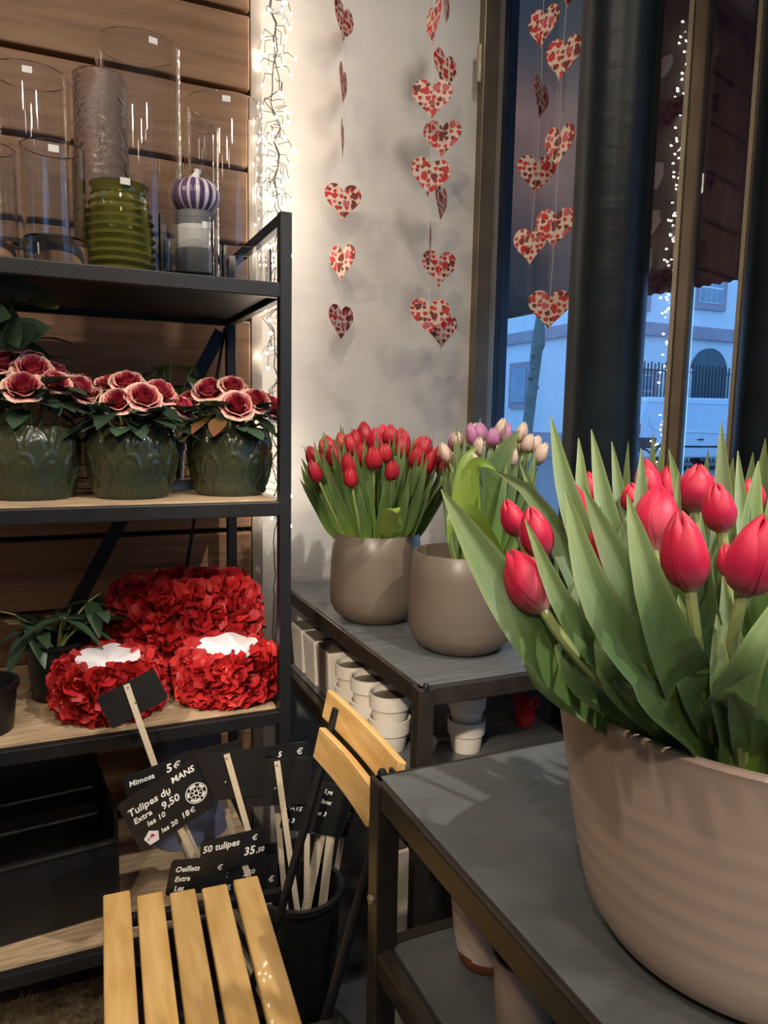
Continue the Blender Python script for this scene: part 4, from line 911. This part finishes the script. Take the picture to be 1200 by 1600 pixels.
# ---------------- pale tulips leaning out of the front taupe pot
C2 = Vector((0.765, 1.235, TB))
bunch(C2, TB + .16, .035, .105, 1.125, 1.185, 22, ['tulip_cream', 'tulip_cream', 'tulip_lilac', 'tulip_cream'], '%s tulip %s in the front taupe pot', 'pale tulips in the front taupe pot', 44, lean=(.055, .06), lw=(.02, .034), r=.0145, L=.045)
def loose_leaf(label, p0, pm, p2, W, face=None, m='leaf_lime', fold=.3, twist=0.0):
    g = thing('tulip_leaf', label, 'leaf', p0); leaf_part(g, p0, pm, p2, W, nearface(pm) if face is None else face, m, 4, 14, fold, twist=twist)
loose_leaf('broad green leaf standing in front of the pale tulips', C2 + Vector((0, -.03, .15)), atD(765, 770, 1.42), atD(812, 672, 1.42), .075, m='leaf')
loose_leaf('lime green leaf arching over the empty side of the front taupe pot', C2 + Vector((-.02, -.03, .15)), atD(735, 745, 1.40), atD(775, 735, 1.38), .04)
loose_leaf('lime leaf curling down into the front taupe pot', C2 + Vector((.02, -.02, .17)), atD(725, 800, 1.34), atD(700, 850, 1.33), .045, twist=.5)
loose_leaf('pale green upright leaf at the left of the pale tulips', C2 + Vector((-.03, -.02, .15)), atD(722, 760, 1.40), atD(745, 700, 1.42), .04)
loose_leaf('lime leaf lying across the rim of the front taupe pot', C2 + Vector((.03, -.02, .17)), atD(740, 812, 1.32), atD(692, 806, 1.30), .035, (0, 0, 1))

# ================================================================== POTS UNDER THE NEAR TABLE
c = Vector((0.468, 0.715, LZ + .001)); g = thing('glazed_pot', 'flaking white pot with a bare terracotta foot under the nearest table', 'pot', c)
b = MB(); b.lathe([(.036, .016), (.0415, .045), (.046, .09), (.050, .14), (.051, .145), (.047, .145), (.043, .09), (.035, .03), (.001, .03)], 48, c, lambda a, z, j: 1 + .012 * math.sin(a * 3 + z * 40)); b.build('body', M['bark'], g, smooth=True)
b = MB(); b.lathe([(.001, 0), (.029, 0), (.033, .003), (.0365, .020), (.001, .022)], 48, c); b.build('foot', M['terra'], g, smooth=True)
c = Vector((0.452, 0.610, LZ + .001)); g = thing('pink_pot', 'pale pink pot at the bottom edge beneath the nearest table rail', 'pot', c)
b = MB(); b.lathe([(.001, 0), (.028, 0), (.031, .004), (.036, .085), (.037, .088), (.034, .088), (.030, .02), (.001, .015)], 48, c); b.build('body', M['pinkpot'], g, smooth=True)
c = Vector((0.555, 1.0, 0)); g = thing('printed_planter', 'cream planter with green leaf print on the floor behind the near table leg', 'planter', c)
zt = atY(626, 1332, 1.0).z; cx = atY(626, 1380, 1.0).x
b = MB(); b.box((cx, 1.0 + .02, zt / 2), (.034, .034, zt)); b.build('body', M['brownpot'], g, bevel=.004)
b = MB(); b.box((cx, 1.02, zt + .001), (.026, .026, .004)); b.build('soil', M['soil'], g)

# ================================================================== FOLDING CHAIR
ch = thing('folding_chair', 'folding bistro chair with honey wood slats and a black metal frame', 'chair', (0.16, 0.97, 0), (0, 0, 0))
def lerp2(a, b, t): return a + (b - a) * t
bk0, bk1 = Vector((0.042, 1.174, 0)), Vector((0.282, 1.124, 0)); d0 = Vector((-.05, -1, 0)).normalized(); d1 = Vector((-.075, -1, 0)).normalized()
for i in range(5):
    t = (i + .0) / 4; a = Vector((0.064, 1.168, 0)).lerp(Vector((0.263, 1.128, 0)), t); d = d0.lerp(d1, t); zt = .460 - .006 * math.sin(PI * t) + (0.004 if i in (0, 4) else 0)
    b = MB(); b.bar(a + UP * (zt - .007), a + d * .385 + UP * (zt - .007), .041, .014); o = b.build('seat_slat', M['slat'], ch, bevel=.003)
Yb, Yf = 1.125, 0.835
for nm, y in (('r', Yb), ('f', Yf)):
    b = MB(); b.bar((0.05, y - .0, .442), (0.315, y - .03, .442), .014, .018); b.build('seat_rail', M['black'], ch, bevel=.002)
# back frame (rear legs run up to the backrest), front legs cross under the seat
for y in (Yb - .075, Yf - .005):
    b = MB(); b.tube([(0.10, y, 0.012), (0.20, y, .20), (0.30, y, .44), (0.352, y, .62), (0.392, y, .766)], .007, 10); b.build('leg', M['black'], ch, smooth=True)
    b = MB(); b.tube([(0.44, y - .012, 0.012), (0.33, y - .012, .20), (0.21, y - .012, .33), (0.08, y - .012, .440)], .0085, 10); b.build('leg', M['black'], ch, smooth=True)
b = MB(); b.bar((0.105, Yb - .03, .03), (0.105, Yf - .01, .03), .014, .014); b.build('stretcher', M['black'], ch)
b = MB(); b.bar((0.43, Yb - .05, .03), (0.43, Yf - .02, .03), .014, .014); b.build('stretcher', M['black'], ch)
def backslat(xl, z0, z1, y0, y1):
    b = MB(); n = 10; vs = []
    b.grid(lambda u, v: Vector((xl + (z1 - z0) * v * .22 + .004 * math.sin(PI * u), y0 + (y1 - y0) * u, z0 + (z1 - z0) * v)), 12, 2)
    o = b.build('back_slat', M['slat'], ch, smooth=False); md = o.modifiers.new('s', 'SOLIDIFY'); md.thickness = .012; md.offset = 1
    md = o.modifiers.new('b', 'BEVEL'); md.width = .002; md.segments = 2
backslat(0.354, .690, .738, 0.835, 1.055)
backslat(0.384, .734, .779, 0.822, 1.10)

# coir mat on the floor under the front of the shelving
mt = thing('floor_mat', 'coarse brown coir mat on the floor below the shelving unit', 'mat', (-0.35, 1.12, 0))
M['coir'] = mat('coir', (0.55, 0.44, 0.28), 0.9, col2=(0.24, 0.18, 0.10), noise=0.4, nscale=60, bump=0.6, bscale=80)
b = MB(); b.box((-0.35, 1.20, .012), (0.9, 0.72, .024)); b.build('backing', M['coir'], mt)
rnd = random.Random(77); b = MB()
for i in range(9000):
    x = -0.79 + .88 * rnd.random(); y = .85 + .70 * rnd.random(); p = Vector((x, y, .022)); e = p + Vector((rnd.gauss(0, .008), rnd.gauss(0, .008), rnd.uniform(.010, .022))); w = Vector((rnd.uniform(-1, 1), rnd.uniform(-1, 1), 0)).normalized() * .0016
    b.add([p - w, p + w, e], [(0, 1, 2)])
o = b.build('pile', M['coir'], mt); o['kind'] = 'stuff'
# ================================================================== CHALKBOARD SIGNS
bx = thing('sign_bucket', 'black bucket holding the bundle of chalkboard price signs', 'bucket', (0.385, 1.215, 0))
b = MB(); b.lathe([(.001, 0), (.052, 0), (.055, .004), (.076, .355), (.082, .356), (.082, .366), (.073, .366), (.052, .02), (.001, .02)], 40, bx.location); b.build('body', M['blackplastic'], bx, smooth=True)
def text_mesh(body, size, shear=0.15):
    if '€' in body:                                                  # digits plus a hand-drawn euro sign
        b = MB(); x = 0.0
        if len(body) > 1:
            me = text_mesh(body.replace('€', ''), size, shear); b.add([tuple(v.co) for v in me.vertices], [tuple(p.vertices) for p in me.polygons]); x = max(v.co.x for v in me.vertices) + size * .12
        r = size * .30; n = 14; vs = []
        for k in range(n + 1):
            a = .75 + (2 * PI - 1.5) * k / n
            for q in (r - size * .045, r + size * .045): vs.append((x + size * .38 + q * math.cos(a) * .85 + .15 * q * math.sin(a), size * .34 + q * math.sin(a), .0004))
        b.add(vs, [(2 * k, 2 * k + 1, 2 * k + 3, 2 * k + 2) for k in range(n)])
        for yy in (.28, .42):
            b.add([(x, size * (yy - .035), .0004), (x + size * .48, size * (yy - .02), .0004), (x + size * .48, size * (yy + .04), .0004), (x, size * (yy + .03), .0004)], [(0, 1, 2, 3)])
        return b.mesh('lettering', M['chalk'])
    cu = bpy.data.curves.new('lettering', 'FONT'); cu.body = body; cu.size = size; cu.shear = shear; cu.extrude = 0.0002; cu.offset = size * 0.020; cu.resolution_u = 2
    o = bpy.data.objects.new('lettering', cu); COL.objects.link(o); dg = bpy.context.evaluated_depsgraph_get(); me = bpy.data.meshes.new_from_object(o.evaluated_get(dg))
    bpy.data.objects.remove(o); bpy.data.curves.remove(cu); me.materials.clear(); me.materials.append(M['chalk']); return me
def sign(px, py, Y, w, h, roll, yaw, label, texts=(), stick='back', stick_to=None, pitch=0.0, sw=.010, zoff=0.0, extra=None):
    p = atY(px, py, Y); g = thing('price_sign', label, 'sign', p, (math.radians(90 + pitch), 0, math.radians(yaw)), group='chalkboard price signs')
    g.rotation_mode = 'XYZ'
    Mx = Matrix.Rotation(math.radians(yaw), 4, 'Z') @ Matrix.Rotation(math.radians(90 + pitch), 4, 'X') @ Matrix.Rotation(math.radians(roll), 4, 'Z')
    g.rotation_euler = Mx.to_euler('XYZ')
    b = MB(); rc = .006; pts = []
    for k, (sx, sy) in enumerate(((1, 1), (-1, 1), (-1, -1), (1, -1))):
        for j in range(4):
            a = PI / 2 * k + PI / 2 * j / 3; pts.append((sx * (w / 2 - rc) + rc * math.cos(a), sy * (h / 2 - rc) + rc * math.sin(a)))
    b.prism(pts, (0, 0, 0), (1, 0, 0), (0, 1, 0), (0, 0, 1), .0025); link('board', b.mesh('board', M['board']), g)
    for (body, x, y, s) in texts:
        o = link('lettering', text_mesh(body, s), g); o.location = (x, y, .0017)
    if extra: extra(g)
    if stick:
        inv = wm(g).inverted(); zs = -.003 if stick == 'back' else .003
        e = inv @ Vector(stick_to); a = Vector((0, h * .46, zs)); c_ = Vector((0, -h * .3, zs)); e = Vector((e.x, e.y, zs))
        b = MB(); dirn = (e - a).normalized(); b.bar(a, e, sw, .003, up=(0, 0, 1)); b.mesh
        o = link('stick', b.mesh('stick', M['stick']), g)
        if stick == 'front':
            for q in (.1, .75):
                s_ = MB(); s_.lathe([(.001, 0), (.0022, 0), (.0016, .0012), (.001, .0014)], 8, a.lerp(c_, q) + Vector((0, 0, .0015))); o = link('staple', s_.mesh('staple', M['framelight']), g)
    return g
BT = Vector((0.385, 1.215, 0.05))
def bt(dx=0, dy=0, z=.05): return (0.385 + dx, 1.215 + dy, z)
# labels/prints
def emblem(g):
    cx, cy, R0 = .047, -.008, .0175
    b = MB()
    for rr, th in ((R0, .0007), (R0 * .62, .0005)):
        n = 40; vs = []; 
        for k in range(n):
            a = 2 * PI * k / n
            for q in (rr - th, rr + th): vs.append((cx + q * math.cos(a), cy + q * math.sin(a), .0020))
        b.add(vs, [(2 * k, 2 * k + 1, (2 * k + 3) % (2 * n), (2 * k + 2) % (2 * n)) for k in range(n)])
    for k0, k1 in ((0.15, 0.85), (1.3, 2.1), (2.5, 3.2), (3.6, 4.9), (5.2, 5.9)):
        n = 8; vs = []
        for k in range(n + 1):
            a = k0 + (k1 - k0) * k / n
            for q in (R0 * .70, R0 * .88): vs.append((cx + q * math.cos(a), cy + q * math.sin(a), .0020))
        b.add(vs, [(2 * k, 2 * k + 1, 2 * k + 3, 2 * k + 2) for k in range(n)])
    for k in range(8):
        a = 2 * PI * k / 8 + .2; d = Vector((math.cos(a), math.sin(a), 0)); s = Vector((-d.y, d.x, 0)) * .0009; c0 = Vector((cx, cy, .0020))
        b.add([c0 + d * .004 - s, c0 + d * .004 + s, c0 + d * .0095 + s * .5, c0 + d * .0095 - s * .5], [(0, 3, 2, 1)])
    n = 24; vs = []
    for k in range(n):
        a = 2 * PI * k / n
        for q in (.0032, .0048): vs.append((cx + q * math.cos(a), cy + q * math.sin(a), .0020))
    b.add(vs, [(2 * k, 2 * k + 1, (2 * k + 3) % (2 * n), (2 * k + 2) % (2 * n)) for k in range(n)])
    o = link('emblem', b.mesh('emblem', M['chalk']), g); o['label'] = 'round white sun badge'
    # pentagonal white flower label with red and blue patches
    cx, cy = -.042, -.034; b = MB(); pts = []
    for k in range(10):
        a = PI / 2 + 2 * PI * k / 10; rr = .0130 if k % 2 == 0 else .0105; pts.append((cx + rr * math.cos(a), cy + rr * math.sin(a)))
    b.prism(pts, (0, 0, .0022), (1, 0, 0), (0, 1, 0), (0, 0, 1), .0008); o = link('badge', b.mesh('badge', M['paper']), g); o['label'] = 'white five-sided flower badge'
    b = MB(); b.prism([(cx - .004, cy + .001), (cx + .006, cy), (cx + .002, cy + .007)], (0, 0, .0028), (1, 0, 0), (0, 1, 0), (0, 0, 1), .0004); link('badge_print', b.mesh('badge_print', M['red']), g)
    b = MB(); b.prism([(cx - .008, cy - .002), (cx - .004, cy - .001), (cx - .006, cy + .003)], (0, 0, .0028), (1, 0, 0), (0, 1, 0), (0, 0, 1), .0004); link('badge_print', b.mesh('badge_print', M['blue']), g)
sign(208, 1091, 1.222, .098, .060, 22, 4, 'blank backside of a small black sign held up in front of the left red basket', stick='front', stick_to=atY(293, 1342, 1.222), sw=.010)
sign(262, 1258, 1.175, .132, .098, 22, 6, 'black sign with chalk writing Tulipes du Mans and two round and star badges', stick='back', stick_to=bt(-.02), extra=emblem,
     texts=(('Tulipes du', -.058, .018, .017), ('MANS', .020, .030, .015), ('Extra', -.056, .002, .014), ('€', .006, .014, .009), ('9,50', -.010, -.002, .018), ('les 10', -.040, -.014, .013), ('les 20', -.026, -.038, .012), ('18€', .010, -.036, .014)))
sign(252, 1225, 1.195, .110, .070, 12, 2, 'black sign reading Mimosa 5 euros just behind the Tulipes sign', stick='back', stick_to=bt(-.03), texts=(('Mimosa', -.048, .016, .013), ('5€', .012, .016, .020)))
sign(352, 1212, 1.19, .135, .085, -3, -3, 'blank black sign back with a pale stick, left of the two taller ones', stick='front', stick_to=bt(-.0, .0, .1), sw=.010)
sign(430, 1222, 1.185, .125, .085, -4, -8, 'blank black sign back with a bright stick, beside the chair back', stick='front', stick_to=bt(.02, .0, .1), sw=.010)
sign(425, 1186, 1.235, .135, .050, -2, 0, 'black sign with a euro mark peeking above the two blank sign backs', stick='back', stick_to=bt(), texts=(('5', .010, .003, .014), ('€', .046, .003, .018)))
sign(330, 1192, 1.24, .115, .060, 4, 0, 'black sign with a metal clip, behind and left of the blank backs', stick='back', stick_to=bt(-.02))
sign(364, 1330, 1.165, .110, .060, -1, 4, 'black sign reading 50 tulipes 35,50 euros', stick='back', stick_to=bt(-.03, 0, .2), texts=(('50 tulipes', -.052, .010, .016), ('€', .033, .012, .015), ('35', .018, -.012, .020), (',50', .040, -.012, .012)))
sign(310, 1368, 1.16, .100, .060, -12, 6, 'black sign reading Oeillets Extra next to the wooden seat', stick='back', stick_to=bt(-.05, 0, .2), texts=(('Oeillets', -.042, .010, .013), ('Extra', -.040, -.006, .012), ('Les', -.038, -.022, .012), ('€', .030, .008, .014)))
sign(385, 1372, 1.17, .110, .060, 2, 0, 'black sign with two euro marks, lowest in the bundle', stick='back', stick_to=bt(-.04, 0, .2), texts=(('€', -.040, .012, .014), ('€', -.036, -.012, .014), ('2,50', -.006, .006, .012), ('€', .038, -.018, .016)))
sign(472, 1262, 1.20, .062, .090, -14, -14, 'narrow black sign reading Amaryllis Extra PAYS beside the bright stick', stick='back', stick_to=bt(.01), texts=(('Amar', -.024, .026, .014), ('Extra', -.026, .010, .012), ('PAYS', -.027, -.006, .012), ('La 3', -.028, -.030, .012)))
sign(515, 1265, 1.225, .075, .100, -16, -18, 'dark sign with smudged writing, right of the Amaryllis sign', stick='back', stick_to=bt(.03, .02, .1), texts=(('Lys', -.020, .030, .012), ('blanc', -.026, .010, .012), ('les 3', -.026, -.014, .012)), sw=.016)
sign(540, 1275, 1.24, .090, .085, -10, -14, 'rightmost sign with a faint chalk 2 euros, half behind the chair back', stick='back', stick_to=bt(.04, .02, .1), texts=(('2€', -.020, -.010, .026),))
sign(505, 1262, 1.245, .070, .050, -24, -10, 'slanted black sign on a wide pale stick leaning right', stick='front', stick_to=bt(.0, .0, .20), sw=.018)

# ================================================================== OUTSIDE: AWNING, STREET, HOUSE, VAN
aw = thing('awning', 'dark plum shop awning above the street, seen through the window', 'awning', (2.4, 3.5, 2.0))
A0 = atZ(779, 500, 2.0); A1 = atZ(1142, 436, 2.0); dA = (A1 - A0); dA.normalize(); Aa = A0 - dA * 1.8; Ab = A0 + dA * 6.2
ia = Vector((1.30, 3.2, 2.95)); ib = ia + Vector((.03, 0, 0)) * 0 + (Ab - Aa); ib.z = 2.95; ia = Vector((1.45, Aa.y, 2.95)); ib = Vector((1.95, Ab.y, 2.95))
ia = Aa - Vector((1.85, 0, 0)); ia.z = 2.95; ib = Ab - Vector((1.75, 0, 0)); ib.z = 2.95
b = MB(); b.grid(lambda u, v: ia.lerp(ib, u).lerp(Aa.lerp(Ab, u), v) - Vector((0, 0, .05 * math.sin(PI * v) + .012 * math.sin(u * 40))), 60, 10)
b.build('canopy', M['awning'], aw, smooth=True, solid=.004)
b = MB(); b.grid(lambda u, v: Aa.lerp(Ab, u) + Vector((0.01 + .01 * math.sin(u * 60), 0, -.0 + .10 * (1 - v))), 80, 3); b.build('valance', M['awning'], aw, smooth=True, solid=.004)
b = MB(); b.tube([Aa + Vector((0, 0, .03)), Ab + Vector((0, 0, .03))], .018, 8); b.build('front_bar', M['iron'], aw, smooth=True)
# gathered side drape of the awning with cream scallops
def drape():
    P0 = onG(1003, 300, .10); P1 = onG(1160, 300, .10)
    g = thing('awning_drape', 'burgundy drape with cream scallops hanging outside between column and window bars', 'drape', P0)
    zt = 2.9; 
    def zb(p): # bottom follows the awning edge as seen from the street side
        return 1.60
    s0 = gs(990, 300, .10); s1 = gs(1240, 300, .10)
    def f(u, v):
        s = s0 + (s1 - s0) * u; base = G0 + nv * (.10 + .012 * math.sin(u * 26) ) + wv * s
        zb_ = atDz(base); return Vector((base.x, base.y, zb_ + (zt - zb_) * v))
    b = MB(); b.grid(f, 60, 4); b.build('cloth', M['drape'], g, smooth=True)
    for (x0, y0, x1, y1) in ((1012, -10, 1030, 46), (1020, 92, 1042, 128), (1000, 150, 1018, 208), (1012, 255, 1030, 300), (998, 330, 1022, 372), (1000, 385, 1014, 442)):
        a = onG((x0 + x1) / 2, y0, .082); c = onG(x0, y1, .082); w = (onG(x1, y1, .082) - c).dot(wv) * -1
        L_ = a.z - c.z; b = MB()
        b.prism([(0, 0), (w * .9, -L_ * .1), (w, -L_ * .55), (w * .55, -L_), (-w * .25, -L_ * 1.08), (-w * .1, -L_ * .6)], a, -wv, UP, nv, .004); b.build('scallop', M['cream'], g)
M['drape'] = mat('drape_cloth', (0.075, 0.030, 0.058), 0.85, noise=0.3, nscale=7, bump=0.3, bscale=10)
def atDz(base):
    # height where the sight line along the awning's front edge crosses this plan position
    q = Vector((base.x, base.y, 0)); k = None; best = (9, 2.0)
    for i in range(60):
        p = A0.lerp(A1, -0.3 + 1.9 * i / 59); ang = p.x / p.y - q.x / q.y
        if abs(ang) < best[0]: best = (abs(ang), CAMP.z + (p.z - CAMP.z) * q.y / p.y)
    return best[1] - .006
drape()
st = MB(); st.box((22, 16, -.06), (40.5, 34, .1)); struct('street', st, M['street'])
kx, ky = 16.7, 20.0
hs = thing('corner_house', 'pale plastered corner house with plum stone bands across the street', 'building', (kx, ky, 0))
b = MB(); b.box((kx + 7, ky + .25, 6), (14, .5, 12)); b.build('wall', M['facade'], hs)
b = MB(); b.box((kx + .25, ky + 9, 6), (.5, 17, 12)); b.build('wall', M['facade'], hs)
zc = 1.22 + 3.34
for z_, hh, dd in ((zc, .34, .10), (zc - .22, .10, .16)):
    b = MB(); b.box((kx + 7 - .05, ky - dd / 2, z_), (14.1, dd, hh)); b.build('cornice', M['stone'], hs)
    b = MB(); b.box((kx - dd / 2, ky + 8.5, z_), (dd, 17.2, hh)); b.build('cornice', M['stone'], hs)
b = MB(); b.box((kx - .04, ky + 8.5, .45), (.08, 17, .9)); b.build('plinth', M['stone'], hs)
def hwin(x0, x1, z0, z1, cols=2, rows_=3, side=False):
    y = ky
    fr = MB(); m_ = .22
    if side:
        fr.box((kx - .05, (x0 + x1) / 2, (z0 + z1) / 2), (.12, abs(x1 - x0) + 2 * m_, z1 - z0 + 2 * m_)); o = fr.build('window', M['stone'], hs)
        p = MB(); p.box((kx - .12, (x0 + x1) / 2, (z0 + z1) / 2), (.06, abs(x1 - x0), z1 - z0)); p.build('pane', M['fglass'], o)
        return
    fr.box(((x0 + x1) / 2, y - .05, (z0 + z1) / 2), (x1 - x0 + 2 * m_, .14, z1 - z0 + 2 * m_)); o = fr.build('window', M['stone'], hs)
    w = (x1 - x0) / cols; h = (z1 - z0) / rows_
    p = MB(); p.box(((x0 + x1) / 2, y - .13, (z0 + z1) / 2), (x1 - x0, .04, z1 - z0)); p.build('sash', M['fwhite'], o)
    for i in range(cols):
        for j in range(rows_):
            p = MB(); p.box((x0 + w * (i + .5), y - .16, z0 + h * (j + .5)), (w * .78, .03, h * .84)); p.build('pane', M['fglass'], o)
hwin(20.85, 21.95, 5.56, 7.2, 4, 3); hwin(17.6, 18.45, 5.30, 6.9, 4, 3); hwin(18.05, 18.92, 1.3, 2.95, 2, 3)
hwin(24.05, 25.0, 2.02, 3.35, side=True)
# arched gateway
ac, ar, az = 21.62, 0.86, 3.15
pts = [(-ar, -2.6)] + [(-ar * math.cos(PI * k / 16), ar * math.sin(PI * k / 16)) for k in range(17)] + [(ar, -2.6)]
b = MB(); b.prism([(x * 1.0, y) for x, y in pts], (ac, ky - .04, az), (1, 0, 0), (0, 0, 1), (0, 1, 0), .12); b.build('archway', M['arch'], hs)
for s in (-1, 1):
    b = MB(); b.box((ac + s * (ar + .05), ky - .08, az - 1.2), (.14, .16, 2.6)); b.build('archway_pier', M['facade'], hs)
# iron railing in front of the house
fe = thing('iron_railing', 'dark iron railing between the van and the pale house', 'fence', (18, 18.6, 0))
for i in range(46):
    x = 16.3 + i * .15; b = MB(); b.bar((x, 18.6, 0), (x, 18.6, 3.22 + .05 * (i % 2)), .035, .035); b.build('bar', M['iron'], fe)
for z_ in (.5, 3.0): b = MB(); b.bar((16.2, 18.6, z_), (23.2, 18.6, z_), .04, .04); b.build('rail', M['iron'], fe)
# van
vx, vy = 14.25, 15.3
vn = thing('delivery_van', 'pale delivery van parked in the street outside the window', 'van', (vx + 2.6, vy + .95, 0))
out = [(0.02, .45), (0.0, 1.0), (.06, 1.5), (.16, 1.88), (.30, 1.98), (3.3, 2.02), (3.75, 1.92), (4.35, 1.25), (5.1, 1.05), (5.25, .80), (5.25, .40), (4.9, .34), (.2, .34)]
b = MB(); b.prism(out, (vx, vy + .95, 0), (1, 0, 0), (0, 0, 1), (0, -1, 0), 1.9); b.build('body', M['van'], vn, bevel=.06)
for wx in (.95, 4.2):
    for yy in (vy + .02, vy + 1.75):
        b = MB(); b.tube([(vx + wx, yy - .015, .34), (vx + wx, yy + .2, .34)], .33, 28); w_ = b.build('wheel', M['rubber'], vn)
        b = MB(); b.tube([(vx + wx, yy - .03, .34), (vx + wx, yy + .1, .34)], .19, 20); b.build('hubcap', M['fwhite'], w_)
    b = MB(); b.tube([(vx + wx + .42 * math.cos(PI * k / 12), vy - .012, .34 + .42 * math.sin(PI * k / 12)) for k in range(13)], .03, 6); b.build('wheel_arch', M['rubber'], vn)
b = MB(); b.tube([(vx + .30, vy - .006, 1.50), (vx + .33, vy - .006, 1.30), (vx + .45, vy - .006, 1.14), (vx + .9, vy - .006, 1.08), (vx + 3.2, vy - .006, 1.04)], .022, 6); b.build('side_crease', M['fwhite'], vn, smooth=True)
b = MB(); b.box((vx + 1.6, vy - .004, .66), (3.0, .02, .05)); b.build('side_strip', M['rubber'], vn)
b = MB(); b.box((vx + 1.7, vy - .01, 1.86), (3.0, .02, .03)); b.build('roof_gutter', M['fwhite'], vn)
b = MB(); b.box((vx + 2.2, vy - .02, .86), (.22, .03, .035)); b.build('door_handle', M['rubber'], vn)
b = MB(); b.box((vx + .0, vy + .06, 1.05), (.05, .10, .42)); b.build('tail_light', M['tail'], vn)
b = MB(); b.prism([(3.55, 1.25), (4.15, 1.25), (3.72, 1.78), (3.5, 1.78)], (vx, vy - .01, 0), (1, 0, 0), (0, 0, 1), (0, -1, 0), .03); b.build('side_window', M['fglass'], vn)
# bicycle
bc = thing('bicycle', 'bicycle parked left of the van behind the black column', 'bicycle', (11.9, 13.2, 0))
for x in (11.4, 12.4):
    b = MB(); b.tube([(x + .33 * math.cos(k / 24 * 2 * PI), 13.2, .35 + .33 * math.sin(k / 24 * 2 * PI)) for k in range(25)], .022, 6, cap=False); b.build('wheel', M['rubber'], bc, smooth=True)
b = MB(); b.tube([(11.4, 13.2, .35), (11.75, 13.2, .35), (11.65, 13.2, .85), (12.25, 13.2, .80), (11.75, 13.2, .35)], .02, 6); b.tube([(12.4, 13.2, .35), (12.22, 13.2, .95)], .02, 6); b.build('frame', M['blue'], bc)
b = MB(); b.box((11.63, 13.2, .92), (.24, .12, .05)); b.build('saddle', M['rubber'], bc, bevel=.01)
b = MB(); b.tube([(12.05, 13.0, 1.0), (12.22, 13.05, .98), (12.22, 13.35, .98), (12.05, 13.4, 1.0)], .016, 6); b.build('handlebar', M['fwhite'], bc)
b = MB(); b.box((12.5, 13.2, .82), (.34, .3, .24), taper=.8); b.build('basket', M['iron'], bc)
# bare tree trunk
tp = [atY(818, 720, 9.0), atY(826, 655, 9.0), atY(833, 600, 9.0), atY(839, 545, 9.0), atY(841, 540, 9.0), atY(845, 490, 9.0), atY(850, 400, 9.0)]
gb = tp[0].copy(); gb.z = 0; tp = [gb] + tp; tp.append(tp[-1] + Vector((.05, 0, 1.2)))
tr = thing('street_tree', 'bare slim knobbly tree trunk in the street left of the column', 'tree', gb)
b = MB(); b.tube(tp, [.10, .085, .08, .075, .085, .10, .06, .05, .03], 12); b.build('trunk', M['trunk'], tr, smooth=True)
for (px, py) in ((834, 575), (838, 605), (829, 590), (845, 545), (833, 555)):
    c = atY(px, py, 9.0 - .03); b = MB(); b.lathe([(0, -.05), (.03, -.03), (.045, 0), (.03, .03), (0, .05)], 10, c); b.build('knot', M['trunk'], tr, smooth=True)
